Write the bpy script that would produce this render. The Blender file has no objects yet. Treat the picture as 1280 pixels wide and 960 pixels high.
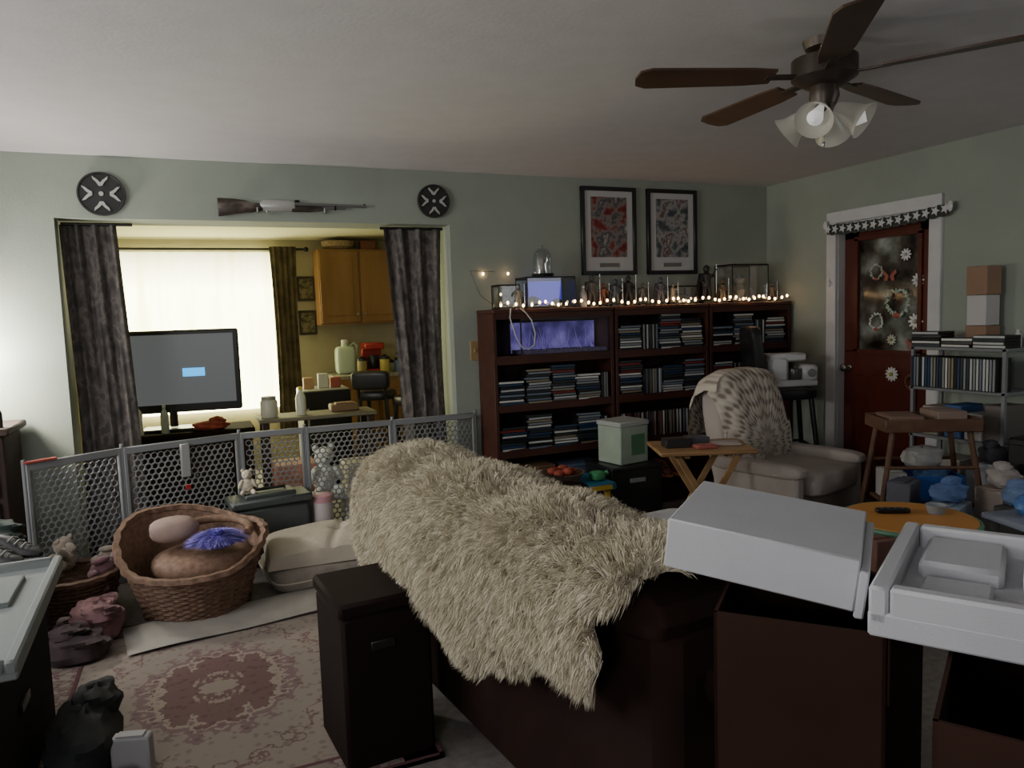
import bpy, math, random
from mathutils import Vector, Matrix, noise
from mathutils.kdtree import KDTree
random.seed(7)
PI=math.pi; R=math.radians
col=bpy.context.scene.collection
# ---------------- camera ----------------
FPX=930.0; YAW=R(23); PIT=R(5.3); ROL=R(1.9); CAM=Vector((0,0,1.46))
Fw=Vector((math.sin(YAW)*math.cos(PIT),math.cos(YAW)*math.cos(PIT),-math.sin(PIT)))
R0=Vector((math.cos(YAW),-math.sin(YAW),0)); U0=R0.cross(Fw)
Rt=R0*math.cos(ROL)-U0*math.sin(ROL); Up=U0*math.cos(ROL)+R0*math.sin(ROL)
cd=bpy.data.cameras.new('camera'); cam=bpy.data.objects.new('camera',cd); col.objects.link(cam)
cd.sensor_width=36; cd.lens=FPX/1280*36; cd.clip_start=.05
m=Matrix((( Rt.x,Up.x,-Fw.x,CAM.x),(Rt.y,Up.y,-Fw.y,CAM.y),(Rt.z,Up.z,-Fw.z,CAM.z),(0,0,0,1)))
cam.matrix_world=m; bpy.context.scene.camera=cam
def ray(px,py): return Fw*FPX+Rt*(px-640)+Up*(480-py)
def ay(px,py,y): d=ray(px,py); return CAM+d*(y/d.y)
def ax(px,py,x): d=ray(px,py); return CAM+d*(x/d.x)
def az(px,py,z): d=ray(px,py); return CAM+d*((z-CAM.z)/d.z)
# ---------------- materials ----------------
def srgb(h):
    h=h.lstrip('#'); c=[int(h[i:i+2],16)/255 for i in (0,2,4)]
    return tuple((x/12.92 if x<.04045 else ((x+.055)/1.055)**2.4) for x in c)
def mat(name,c,rough=.6,metal=0,var=0,scale=8,bump=0,bscale=60,emit=0,ecol=None,stretch=None,spec=.5,sheen=0):
    if isinstance(c,str): c=srgb(c)
    m=bpy.data.materials.new(name); m.use_nodes=True; nt=m.node_tree; b=nt.nodes['Principled BSDF']
    b.inputs['Base Color'].default_value=(*c,1); b.inputs['Roughness'].default_value=rough; b.inputs['Metallic'].default_value=metal
    b.inputs['Specular IOR Level'].default_value=spec
    if sheen: b.inputs['Sheen Weight'].default_value=sheen
    tc=nt.nodes.new('ShaderNodeTexCoord'); mp=nt.nodes.new('ShaderNodeMapping'); nt.links.new(tc.outputs['Object'],mp.inputs[0])
    if stretch: mp.inputs['Scale'].default_value=stretch
    if var:
        n=nt.nodes.new('ShaderNodeTexNoise'); n.inputs['Scale'].default_value=scale; n.inputs['Detail'].default_value=5
        nt.links.new(mp.outputs[0],n.inputs[0])
        r=nt.nodes.new('ShaderNodeValToRGB'); r.color_ramp.elements[0].position=.3; r.color_ramp.elements[1].position=.7
        r.color_ramp.elements[0].color=(*[x*(1-var) for x in c],1); r.color_ramp.elements[1].color=(*[min(1,x*(1+var)) for x in c],1)
        nt.links.new(n.outputs[0],r.inputs[0]); nt.links.new(r.outputs[0],b.inputs['Base Color'])
    if bump:
        n=nt.nodes.new('ShaderNodeTexNoise'); n.inputs['Scale'].default_value=bscale; nt.links.new(mp.outputs[0],n.inputs[0])
        bp=nt.nodes.new('ShaderNodeBump'); bp.inputs['Strength'].default_value=bump; bp.inputs['Distance'].default_value=.01
        nt.links.new(n.outputs[0],bp.inputs['Height']); nt.links.new(bp.outputs[0],b.inputs['Normal'])
    if emit:
        b.inputs['Emission Color'].default_value=(*(ecol or c),1); b.inputs['Emission Strength'].default_value=emit
    return m
def glass(name,c=(1,1,1),fac=.12,rough=.02):
    m=bpy.data.materials.new(name); m.use_nodes=True; nt=m.node_tree; nt.nodes.clear()
    o=nt.nodes.new('ShaderNodeOutputMaterial'); mx=nt.nodes.new('ShaderNodeMixShader'); t=nt.nodes.new('ShaderNodeBsdfTransparent'); g=nt.nodes.new('ShaderNodeBsdfGlossy')
    t.inputs[0].default_value=(*c,1); g.inputs['Roughness'].default_value=rough; mx.inputs[0].default_value=fac
    nt.links.new(t.outputs[0],mx.inputs[1]); nt.links.new(g.outputs[0],mx.inputs[2]); nt.links.new(mx.outputs[0],o.inputs[0]); return m
def ramp_mat(name,cols,kind='noise',scale=6,rough=.7,random_obj=False,emit=0,stretch=None,island=False,detail=4,metal=0):
    m=bpy.data.materials.new(name); m.use_nodes=True; nt=m.node_tree; b=nt.nodes['Principled BSDF']; b.inputs['Roughness'].default_value=rough; b.inputs['Metallic'].default_value=metal
    r=nt.nodes.new('ShaderNodeValToRGB'); cr=r.color_ramp
    while len(cr.elements)<len(cols): cr.elements.new(.5)
    for i,(p,c) in enumerate(cols):
        cr.elements[i].position=p; cr.elements[i].color=(*(srgb(c) if isinstance(c,str) else c),1)
    if random_obj:
        cr.interpolation='CONSTANT'; oi=nt.nodes.new('ShaderNodeObjectInfo'); nt.links.new(oi.outputs['Random'],r.inputs[0])
    elif island:
        g=nt.nodes.new('ShaderNodeNewGeometry'); nt.links.new(g.outputs['Random Per Island'],r.inputs[0])
    else:
        tc=nt.nodes.new('ShaderNodeTexCoord'); mp=nt.nodes.new('ShaderNodeMapping'); nt.links.new(tc.outputs['Object'],mp.inputs[0])
        if stretch: mp.inputs['Scale'].default_value=stretch
        n=nt.nodes.new('ShaderNodeTexNoise'); n.inputs['Detail'].default_value=detail; out=n.outputs[0]
        n.inputs['Scale'].default_value=scale; nt.links.new(mp.outputs[0],n.inputs[0]); nt.links.new(out,r.inputs[0])
    nt.links.new(r.outputs[0],b.inputs['Base Color'])
    if emit: nt.links.new(r.outputs[0],b.inputs['Emission Color']); b.inputs['Emission Strength'].default_value=emit
    return m
def wood(name,a,b,scale=3,rough=.45,ax_=(1,1,.12)): return ramp_mat(name,[(.25,a),(.75,b)],'noise',scale*6,rough,stretch=ax_)
# ---------------- mesh builder ----------------
class MB:
    def __init__(s): s.v=[];s.f=[];s.m=[];s.k=0
    def add(s,vs,fs,T=None):
        n=len(s.v)
        s.v+= [tuple(T@Vector(v)) for v in vs] if T else [tuple(v) for v in vs]
        s.f+=[tuple(i+n for i in f) for f in fs]; s.m+=[s.k]*len(fs); return s
    def box(s,c,d,b=0,T=None):
        hx=[x/2 for x in d]; M_=Matrix.Translation(c)@(T or Matrix.Identity(4))
        b=min(b,*(x*.45 for x in hx)) if b else 0
        cs=[(i,j,k) for i in(-1,1) for j in(-1,1) for k in(-1,1)]
        if not b:
            return s.add([(c_[0]*hx[0],c_[1]*hx[1],c_[2]*hx[2]) for c_ in cs],[(0,1,3,2),(4,6,7,5),(0,4,5,1),(2,3,7,6),(0,2,6,4),(1,5,7,3)],M_)
        V=[];I={}
        for c_ in cs:
            for a in range(3):
                I[(c_,a)]=len(V); V.append(tuple(c_[q]*(hx[q] if q==a else hx[q]-b) for q in range(3)))
        F=[]
        for a in range(3):
            o1,o2=[q for q in range(3) if q!=a]
            for sg in(-1,1):
                f=[]
                for p,q in((-1,-1),(1,-1),(1,1),(-1,1)):
                    c_=[0,0,0];c_[a]=sg;c_[o1]=p;c_[o2]=q; f.append(I[(tuple(c_),a)])
                F.append(f)
            for p in(-1,1):
                for q in(-1,1):
                    c1=[0,0,0];c1[a]=-1;c1[o1]=p;c1[o2]=q;c2=list(c1);c2[a]=1
                    F.append([I[(tuple(c1),o1)],I[(tuple(c2),o1)],I[(tuple(c2),o2)],I[(tuple(c1),o2)]])
        for c_ in cs: F.append([I[(c_,0)],I[(c_,1)],I[(c_,2)]])
        return s.add(V,F,M_)
    def rings(s,rs,cap=True,closed=False,T=None):
        n=len(rs[0]);V=[p for r in rs for p in r];F=[]
        L=len(rs)
        for i in range(L if closed else L-1):
            j=(i+1)%L
            for k in range(n): F.append((i*n+k,i*n+(k+1)%n,j*n+(k+1)%n,j*n+k))
        if cap and not closed: F.append(tuple(range(n))[::-1]); F.append(tuple((L-1)*n+k for k in range(n)))
        return s.add(V,F,T)
    def tube(s,pts,r,n=8,closed=False,cap=True):
        P=[Vector(p) for p in pts];L=len(P);rs=[];prev=None
        for i in range(L):
            if closed: t=P[(i+1)%L]-P[i-1]
            else: t=P[min(i+1,L-1)]-P[max(i-1,0)]
            t.normalize()
            if prev is None:
                a=Vector((0,0,1)) if abs(t.z)<.9 else Vector((1,0,0)); u=a.cross(t).normalized()
            else: u=(prev-t*prev.dot(t)).normalized()
            prev=u; w=t.cross(u); rr=r[i] if isinstance(r,(list,tuple)) else r
            rs.append([tuple(P[i]+(u*math.cos(2*PI*k/n)+w*math.sin(2*PI*k/n))*rr) for k in range(n)])
        return s.rings(rs,cap,closed)
    def cyl(s,a,b,r,r2=None,n=14): return s.tube([a,b],[r,r if r2 is None else r2],n)
    def lathe(s,prof,c=(0,0,0),n=24,T=None,cap=True):
        rs=[[(max(r,1e-4)*math.cos(2*PI*k/n),max(r,1e-4)*math.sin(2*PI*k/n),z) for k in range(n)] for r,z in prof]
        return s.rings(rs,cap,False,Matrix.Translation(c)@(T or Matrix.Identity(4)))
    def pil(s,c,d,e1=1,e2=1,T=None,n=24,mm=12,wob=0):
        sg=lambda x,e: math.copysign(abs(x)**e,x)
        rs=[]
        for i in range(mm+1):
            ph=-PI/2+PI*i/mm; ph=max(min(ph,PI/2-.02),-PI/2+.02); row=[]
            for k in range(n):
                t=2*PI*k/n; w=1+wob*math.sin(3*t+i*1.3)*math.sin(2*ph+1)
                row.append((d[0]/2*sg(math.cos(ph),e1)*sg(math.cos(t),e2)*w,d[1]/2*sg(math.cos(ph),e1)*sg(math.sin(t),e2)*w,d[2]/2*sg(math.sin(ph),e1)*w))
            rs.append(row)
        return s.rings(rs,True,False,Matrix.Translation(c)@(T or Matrix.Identity(4)))
    def prism(s,p,h0,h1,T=None):
        return s.rings([[(x,y,h0) for x,y in p],[(x,y,h1) for x,y in p]],True,False,T)
    def grid(s,fn,nu,nv,T=None):
        V=[tuple(fn(i/nu,j/nv)) for i in range(nu+1) for j in range(nv+1)]
        F=[(i*(nv+1)+j,(i+1)*(nv+1)+j,(i+1)*(nv+1)+j+1,i*(nv+1)+j+1) for i in range(nu) for j in range(nv)]
        return s.add(V,F,T)
    def build(s,name,mats,parent=None,loc=None,rz=0,flat=False,norm=True):
        me=bpy.data.meshes.new(name); me.from_pydata(s.v,[],s.f)
        if not isinstance(mats,(list,tuple)): mats=[mats]
        for q in mats: me.materials.append(q)
        me.polygons.foreach_set('material_index',s.m)
        if norm:
            import bmesh
            bm=bmesh.new(); bm.from_mesh(me); bmesh.ops.recalc_face_normals(bm,faces=bm.faces); bm.to_mesh(me); bm.free()
        if not flat:
            me.polygons.foreach_set('use_smooth',[True]*len(me.polygons)); me.set_sharp_from_angle(angle=R(40))
        o=bpy.data.objects.new(name,me); col.objects.link(o)
        if parent: o.parent=parent
        if loc is not None: o.location=loc
        o.rotation_euler.z=rz
        return o
def tag(o,label=None,cat=None,group=None,kind=None):
    for k,v in(('label',label),('category',cat),('group',group),('kind',kind)):
        if v: o[k]=v
    return o
def thing(name,label,cat,loc=(0,0,0),rz=0,group=None):
    o=bpy.data.objects.new(name,None); col.objects.link(o); o.location=loc; o.rotation_euler.z=rz; o.empty_display_size=.05
    return tag(o,label,cat,group)
def Rx(a): return Matrix.Rotation(R(a),4,'X')
def Ry(a): return Matrix.Rotation(R(a),4,'Y')
def Rz(a): return Matrix.Rotation(R(a),4,'Z')
# palette
WALL=mat('sage_paint',(.30,.335,.285),.85,var=.05,scale=3,bump=.08,bscale=90)
KWALL=mat('kitchen_paint',(.42,.38,.25),.85,var=.05)
CEIL=mat('ceiling_paint',(.62,.60,.62),.9,var=.03,bump=.08,bscale=60)
KCEIL=mat('kitchen_ceiling_paint',(.64,.61,.40),.9)
FLOOR=ramp_mat('floor_carpet',[(.3,(.15,.135,.125)),(.7,(.22,.20,.185))],'noise',30,.9)
WHITE=mat('white_paint',(.62,.62,.62),.5,var=.05)
DKWOOD=wood('cherry_wood','#351a11','#4d271b',2,.55,(.3,1,1))
DARKW=wood('dark_stained_wood','#22130e','#35201a',2,.7,(.3,1,1))
BLACK=mat('black_plastic',(.012,.012,.013),.35)
BLACKM=mat('black_matte',(.012,.012,.013),.85,spec=.2)
GREYP=mat('grey_plastic',(.21,.22,.23),.55)
METAL=mat('steel',(.5,.5,.5),.3,1)
VINYL=mat('black_vinyl',(.012,.012,.014),.4)
CBACK=mat('case_back',(.03,.015,.01),.7)
GL=glass('clear_glass')
# ---------------- structure ----------------
def S(o): o['kind']='structure'; return o
S(MB().box((1.0,3.3,-.05),(8.0,10.2,.1)).build('floor',FLOOR))
XL=-2.6; XR=4.5; YB=5.0; YK=8.0
w=MB(); w.box(((XL-.69)/2,YB+.15,1.25),(-.69-XL,.3,2.5)); w.box(((1.69+XR+.15)/2,YB+.15,1.25),(XR+.15-1.69,.3,2.5)); w.box((.5,YB+.15,2.3),(2.38,.3,.4)); S(w.build('wall_back',WALL))
w=MB(); w.box((XR+.075,4.62,1.25),(.15,.76,2.5)); w.box((XR+.075,.93,1.25),(.15,5.08,2.5)); w.box((XR+.075,3.855,2.28),(.15,.77,.44)); S(w.build('wall_right',WALL))
S(MB().box((XL-.05,1.8,1.25),(.1,7,2.5)).build('wall_left',WALL)); S(MB().box((.95,-1.65,1.25),(7.2,.1,2.5)).build('wall_front',WALL))
S(MB().box((1.0,1.8,2.51),(7.4,7.1,.1)).build('ceiling',CEIL))
w=MB(); w.box((-1.15,YK+.06,1.15),(.9,.12,2.3)); w.box((1.9,YK+.06,1.15),(2.4,.12,2.3)); w.box((0,YK+.06,2.23),(1.4,.12,.16)); w.box((0,YK+.06,.33),(1.4,.12,.66)); S(w.build('wall_kitchen_back',KWALL))
S(MB().box((-1.65,6.65,1.15),(.1,2.7,2.3)).build('wall_kitchen_left',KWALL)); S(MB().box((3.05,6.65,1.15),(.1,2.7,2.3)).build('wall_kitchen_right',KWALL))
S(MB().box((.7,6.7,2.35),(4.8,2.8,.1)).build('ceiling_kitchen',KCEIL))
wn=S(MB().box((0,8.03,2.12),(1.4,.05,.05)).box((0,8.03,.68),(1.4,.05,.05)).box((-.68,8.03,1.4),(.05,.05,1.45)).box((.68,8.03,1.4),(.05,.05,1.45)).box((0,8.03,1.4),(.04,.05,1.45)).box((0,8.03,1.4),(1.4,.05,.04)).build('window_1',WHITE))
MB().box((0,8.05,1.4),(1.36,.006,1.44)).build('pane',GL,wn)
# door
d=S(thing('door_1',None,None,(XR+.09,3.855,0)))
RED=wood('door_red','#4c1e15','#60291d',1,.4,(1,1,.2))
q=MB(); q.box((0,0,.555),(.045,.77,1.11),.004); q.box((0,-.32,1.58),(.045,.13,.96)); q.box((0,.32,1.58),(.045,.13,.96)); q.box((0,0,2.0),(.045,.77,.12)); q.box((-.03,0,.55),(.02,.5,.75),.008); q.build('door_panel',RED,d)
DG=ramp_mat('door_glass_view',[(.34,'#1f1b17'),(.48,'#4c463c'),(.58,'#6f736a'),(.72,'#a2a49c')],'noise',4.5,.12,detail=3,emit=.03)
MB().box((0.0,0,1.52),(.01,.52,.84)).build('glass_pane',DG,d)
MB().box((-.03,0,1.105),(.02,.56,.03)).box((-.03,0,1.935),(.02,.56,.03)).box((-.03,-.265,1.52),(.02,.03,.83)).box((-.03,.265,1.52),(.02,.03,.83)).build('glazing_bead',RED,d)
MB().lathe([(.0,0),(.02,.0),(.02,.01),(.01,.015),(.01,.04),(.028,.05),(.028,.075),(0,.085)],(-.02,.33,.98),16,Ry(-90)).build('door_handle',METAL,d)
q=MB(); q.box((XR-.012,4.285,1.075),(.03,.09,2.15),.005); q.box((XR-.012,3.425,1.075),(.03,.09,2.15),.005); q.box((XR-.012,3.855,2.105),(.031,.95,.09),.005)
q.box((XR+.08,4.245,1.03),(.16,.02,2.06)); q.box((XR+.08,3.465,1.03),(.16,.02,2.06)); q.box((XR+.08,3.855,2.06),(.16,.78,.02)); S(q.build('trim_1',WHITE))
S(MB().box((3.2,YB-.008,.05),(2.7,.016,.1)).build('baseboard_back',WHITE)); S(MB().box((XR-.008,4.65,.05),(.016,.62,.1)).box((XR-.008,1.0,.05),(.016,4.7,.1)).build('baseboard_right',WHITE))
# ---------------- kitchen ----------------
SHEER=bpy.data.materials.new('sheer_daylight_glow'); SHEER.use_nodes=True; nt=SHEER.node_tree; b=nt.nodes['Principled BSDF']; b.inputs['Base Color'].default_value=(.8,.8,.6,1)  # daylight through the sheer put in as emission of the cloth itself
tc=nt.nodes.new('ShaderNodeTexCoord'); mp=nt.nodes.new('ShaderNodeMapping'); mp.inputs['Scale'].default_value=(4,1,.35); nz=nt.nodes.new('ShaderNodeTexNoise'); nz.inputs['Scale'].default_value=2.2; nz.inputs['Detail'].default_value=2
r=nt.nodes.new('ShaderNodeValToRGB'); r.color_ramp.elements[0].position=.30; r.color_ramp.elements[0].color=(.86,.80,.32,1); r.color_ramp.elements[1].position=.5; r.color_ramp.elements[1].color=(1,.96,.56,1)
sx_=nt.nodes.new('ShaderNodeSeparateXYZ'); mr=nt.nodes.new('ShaderNodeMapRange'); mr.inputs[1].default_value=1.2; mr.inputs[2].default_value=1.62; mr.inputs[3].default_value=12; mr.inputs[4].default_value=1.6  # glow painted stronger low down, weaker near the top
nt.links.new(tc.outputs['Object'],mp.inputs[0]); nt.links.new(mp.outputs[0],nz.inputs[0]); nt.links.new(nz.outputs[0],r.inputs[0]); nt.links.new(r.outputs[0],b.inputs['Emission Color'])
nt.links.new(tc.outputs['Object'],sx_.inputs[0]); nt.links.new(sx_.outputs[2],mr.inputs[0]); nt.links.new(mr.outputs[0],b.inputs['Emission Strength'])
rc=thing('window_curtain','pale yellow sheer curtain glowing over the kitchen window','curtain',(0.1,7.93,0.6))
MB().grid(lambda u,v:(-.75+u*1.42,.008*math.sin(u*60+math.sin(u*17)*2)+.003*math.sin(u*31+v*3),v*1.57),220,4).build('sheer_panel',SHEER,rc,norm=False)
MB().cyl((-.85,-.0,1.6),(1.0,0,1.6),.012).pil((-.87,0,1.6),(.05,.05,.05)).pil((1.02,0,1.6),(.05,.05,.05)).build('curtain_rod',BLACK,rc)
DRK=ramp_mat('brown_drape',[(.35,'#3c3429'),(.65,'#5e5340')],'noise',9,.9)
for x0,wd,lab in((-.72,.1,'narrow dark drape at left edge of the glowing kitchen window'),(.83,.26,'dark brown drape at right side of the kitchen window')):
    tag(MB().grid(lambda u,v:(x0+(u-.5)*wd*(1-.25*math.sin(v*PI)*.6),.012*math.sin(u*wd*110),v*1.9),60,10).build('drape',DRK,loc=(0.05,7.86,.32),norm=False),lab,'drape')
OAK=wood('oak_wood','#7d5a32','#987248',1.5,.45)
cb=thing('wall_cabinet','honey oak wall cabinet hung beside the kitchen window','cabinet',(1.6,7.83,1.42))
MB().box((0,0,.38),(.82,.32,.76),.003).build('cabinet_body',OAK,cb)
for sx in(-1,1):
    dd=MB().box((sx*.205,-.17,.38),(.39,.02,.72),.006).box((sx*.205,-.183,.38),(.27,.008,.58),.003).build('cabinet_door',OAK,cb)
    MB().pil((sx*.04,-.19,.1),(.022,.02,.022)).build('door_knob',METAL,dd)
WICK=mat('wicker',(.18,.105,.07),.7,var=.35,scale=40); TAN=mat('tan_wicker',(.35,.25,.14),.8,var=.4,scale=50)
tag(MB().lathe([(.0,0),(.12,0),(.16,.03),(.165,.08),(.15,.08),(.14,.03),(0,.02)],n=24).build('basket',TAN,loc=(1.42,7.8,2.185)),'round tan basket lying on top of the oak wall cabinet','basket')
tag(MB().box((0,0,.045),(.16,.14,.09),.006).box((0,-.072,.045),(.1,.003,.04)).build('storage_box',[mat('red_box',(.25,.09,.04))],loc=(1.72,7.8,2.185)),'small reddish box beside the basket above oak cabinet','box')
FR=mat('dark_frame',(.04,.03,.02),.4)
for z,lab in((1.8,'upper small dark framed picture between drape and oak cabinet'),(1.45,'lower small dark framed picture between drape and oak cabinet')):
    f=thing('small_picture',lab,'picture',(1.1,7.975,z)); fm=MB()
    for sx in(-1,1): fm.box((sx*.08,0,0),(.025,.025,.25),.004)
    for sz in(-1,1): fm.box((0,0,sz*.115),(.18,.024,.025),.004)
    fm.build('picture_frame',FR,f); MB().box((0,.004,0),(.15,.008,.22)).build('picture_print',ramp_mat('print',[(.4,'#4a4a35'),(.6,'#8c8468')],'noise',20),f)
kc=thing('kitchen_counter','long kitchen base counter below the oak wall cabinet','counter',(2.1,7.68,0))
MB().box((0,.0,.45),(1.7,.6,.86)).build('counter_body',OAK,kc); MB().box((0,-.01,.9),(1.74,.62,.04),.008).build('worktop',mat('laminate',(.25,.23,.17),.5,var=.2,scale=30),kc)
for k in range(4):
    dd=MB().box((-.62+k*.42,-.31,.42),(.38,.02,.7),.006).build('cabinet_door',OAK,kc); MB().pil((-.48+k*.42,-.325,.7),(.022,.02,.022)).build('door_knob',METAL,dd)
j=thing('water_jug','pale green plastic water jug on kitchen counter','jug',(1.4,7.6,.92)); JG=mat('pale_green_plastic',(.50,.60,.47),.3)
MB().pil((0,0,.14),(.20,.16,.28),.35,.5).lathe([(.05,.26),(.035,.29),(.03,.32)],n=14).build('jug_body',JG,j); MB().lathe([(.034,.31),(.034,.345),(0,.35)],n=14).build('jug_cap',WHITE,j); MB().tube([(.05,0,.28),(.09,0,.31),(.12,0,.28),(.11,0,.18)],.011).build('handle',JG,j)
j=thing('coffee_maker','red countertop appliance right of the pale green jug','appliance',(1.68,7.6,.92)); RP=mat('red_plastic',(.4,.03,.03),.3)
MB().box((0,0,.02),(.2,.24,.04),.01).box((0,.08,.15),(.2,.08,.26),.015).box((0,0,.27),(.2,.24,.07),.015).build('housing',RP,j); MB().lathe([(.05,.04),(.065,.08),(.06,.16),(.05,.18)],(0,-.03,0),16).build('carafe',BLACK,j)
for k,(x,y,h,c,lab) in enumerate(((1.97,7.56,.2,(.4,.4,.42),'grey canister at the right end of kitchen counter clutter'),(2.09,7.6,.28,(.1,.1,.1),'tall black canister near right curtain in kitchen'),(1.85,7.6,.12,(.6,.6,.55),'short white canister right of red appliance in kitchen'),(1.54,7.47,.16,(.3,.25,.1),'small tan canister between green jug and red appliance'),(1.92,7.44,.15,(.12,.2,.3),'small blue canister at front of kitchen counter'),(1.76,7.42,.17,(.5,.4,.1),'small yellow canister in front of red appliance'))):
    t=thing('canister',lab,'canister',(x,y,.92)); MB().lathe([(0,0),(.045,0),(.05,.01),(.05,h-.03)],n=18).build('canister_body',mat('can%d'%k,c,.3),t); MB().lathe([(.052,h-.03),(.052,h-.005),(.03,h),(.01,h+.02),(0,h+.02)],n=18).build('lid',BLACK,t)
j=thing('mini_fridge','small black fridge with silver side left of the bar stools','fridge',(1.05,6.9,0)); MB().box((0,.0,.43),(.42,.4,.86),.012).build('fridge_body',mat('silver',(.45,.45,.45),.35,.3),j)
dd=MB().box((0,-.22,.43),(.42,.04,.84),.012).build('fridge_door',BLACK,j); MB().box((-.17,-.25,.6),(.02,.03,.2),.005).build('handle',METAL,dd)
for k,(x,c,h,lab) in enumerate(((.92,(.5,.3,.15),.1,'small brown packet on top of the black mini fridge, left'),(1.05,(.6,.6,.5),.13,'white carton on the middle of the mini fridge top'),(1.16,(.35,.08,.05),.09,'dark red packet on the right of mini fridge top'))):
    tag(MB().box((0,0,h/2),(.09,.07,h),.006).box((0,-.0355,h/2),(.06,.002,h*.4)).build('food_packet',mat('pk%d'%k,c),loc=(x,6.85,.86)),lab,'packet')
def stool(name,label,loc,rz,h=.72,back=False,w_=.36,bh=.42):
    t=thing(name,label,'stool',loc,rz)
    MB().pil((0,0,h),(w_,w_,.09),.4,.6).build('seat',VINYL,t)
    for sx in(-1,1):
        for sy in(-1,1): MB().tube([(sx*w_*.36,sy*w_*.36,h-.02),(sx*w_*.52,sy*w_*.52,0)],[.02,.016],8).build('leg',BLACK,t)
    for z in(.2,.42):
        k=w_*(.36+.16*(1-z/h))
        for a,b_ in(((-k,-k),(k,-k)),((k,-k),(k,k)),((k,k),(-k,k)),((-k,k),(-k,-k))): MB().cyl((*a,z),(*b_,z),.01).build('stretcher',BLACK,t)
    if back:
        MB().pil((0,w_*.5,h+.06+bh/2),(w_*1.05,.09,bh),.35,.4,Rx(-6)).build('backrest',VINYL,t)
        for sx in(-1,1): MB().cyl((sx*.12,w_*.42,h-.02),(sx*.12,w_*.5,h+.15),.014).build('back_post',BLACK,t)
    return t
stool('bar_stool','black kitchen bar stool beside the mini fridge',(1.46,6.5,0),2.6,.80,True,w_=.32,bh=.16)
stool('bar_stool','black kitchen bar stool partly behind right curtain',(1.68,6.05,0),3.4,.78,True,w_=.32,bh=.18)
tvx=ay(238,515,6.35)
c=thing('tv_console','dark wood console under the television','cabinet',(tvx.x-.03,6.35,0)); MB().box((0,0,.3),(.94,.42,.6),.01).build('cabinet_body',DARKW,c); MB().box((0,0,.625),(.98,.46,.05),.015).build('console_top',mat('console_dark',(.02,.014,.01),.95,spec=.05),c)
for sx in(-1,1):
    dd=MB().box((sx*.235,-.22,.3),(.43,.02,.5),.008).build('cabinet_door',DARKW,c); MB().pil((sx*.05,-.24,.32),(.02,.02,.02)).build('door_knob',METAL,dd)
t=thing('television','flat television with dark screen before the bright window','television',(tvx.x-.12,6.35,.65),R(-6))
MB().box((0,0,.46),(1.02,.05,.64),.012).build('casing',BLACK,t)
sc=MB().box((0,-.028,.475),(.94,.006,.54)).build('screen',mat('dark_screen',(.08,.085,.09),.35,emit=.13,ecol=(.62,.66,.7)),t)  # faint grey emission paints haze over the screen
sq=MB().box((.17,-.033,.45),(.16,.004,.065)).build('screen_message',mat('blue_onscreen',(.02,.25,.6),.4,emit=1.8,ecol=(.03,.42,.95)),sc)
MB().cyl((0,0,.03),(0,0,.2),.03).box((0,0,.012),(.45,.24,.024),.01).build('stand',BLACK,t)
def bottle(label,loc,r,h,c,capc=None,name='bottle'):
    t=thing(name,label,'bottle',loc); MB().lathe([(0,0),(r,0),(r,h*.6),(r*.85,h*.7),(r*.4,h*.82),(r*.36,h*.92)],n=18).build('bottle_body',mat('btl',c,.25),t); MB().lathe([(r*.42,h*.9),(r*.42,h),(0,h)],n=14).build('cap',mat('capc',capc or (.6,.6,.6)),t)
bottle('white plastic bottle left of the television stand beside curtain',(ay(171,522,6.2).x,6.2,.65),.04,.25,(.6,.6,.55))
bottle('clear pale bottle standing before the television screen',(ay(205,513,6.2).x,6.2,.65),.03,.22,(.4,.45,.46))
RC=mat('red_cloth',(.3,.06,.035),.9,var=.4,scale=20)
tag(MB().pil((0,0,.03),(.26,.14,.07),.8,.8,wob=.2).pil((.05,.01,.06),(.12,.1,.07),.9,.9,wob=.2).build('red_cloth',RC,loc=(ay(262,513,6.2).x,6.2,.652)),'crumpled red cloth on console before the television','cloth')
ct=thing('dining_table','low pale table below the drape in the kitchen','table',(.86,6.03,0)); MB().box((0,0,.72),(.9,.36,.03),.01).build('tabletop',mat('pale_laminate',(.18,.165,.12),.7,var=.1,spec=.2),ct)
for sx in(-1,1):
    for sy in(-1,1): MB().box((sx*.4,sy*.14,.352),(.05,.05,.705),.005).build('leg',DARKW,ct)
t=thing('storage_jar','white lidded jar at left end of pale kitchen table','jar',(.50,6.0,.735))
MB().lathe([(0,0),(.06,0),(.065,.02),(.065,.12),(.05,.14)],n=20).build('jar_body',mat('cream',(.55,.55,.45),.3),t); MB().lathe([(.055,.135),(.055,.16),(0,.165)],n=20).build('lid',mat('lidg',(.3,.3,.25)),t)
p=ay(377,520,6.0); bottle('yellow capped spray bottle on pale kitchen table',(p.x,6.0,.735),.04,.22,(.6,.6,.5),(.6,.45,.05))
tag(MB().box((0,0,.03),(.22,.15,.06),.01).box((0,-.02,.065),(.14,.1,.012)).build('papers_box',mat('kbrown',(.2,.12,.06)),loc=(1.08,6.05,.735)),'low brown box lying right of spray bottle on table','box')
tag(MB().box((0,0,.2),(.36,.3,.4),.01).box((0,-.152,.25),(.26,.004,.12)).build('carton',mat('carton_white',(.4,.36,.28),.7,var=.2),loc=(1.15,5.6,0)),'pale carton on kitchen floor behind the gate','carton')
tag(MB().box((0,0,.22),(.3,.3,.44),.01).box((0,-.152,.3),(.2,.004,.1)).build('carton',mat('carton_red',(.32,.14,.09),.7,var=.3),loc=(.62,5.62,0)),'reddish carton on kitchen floor left of pale carton','carton')
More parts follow.
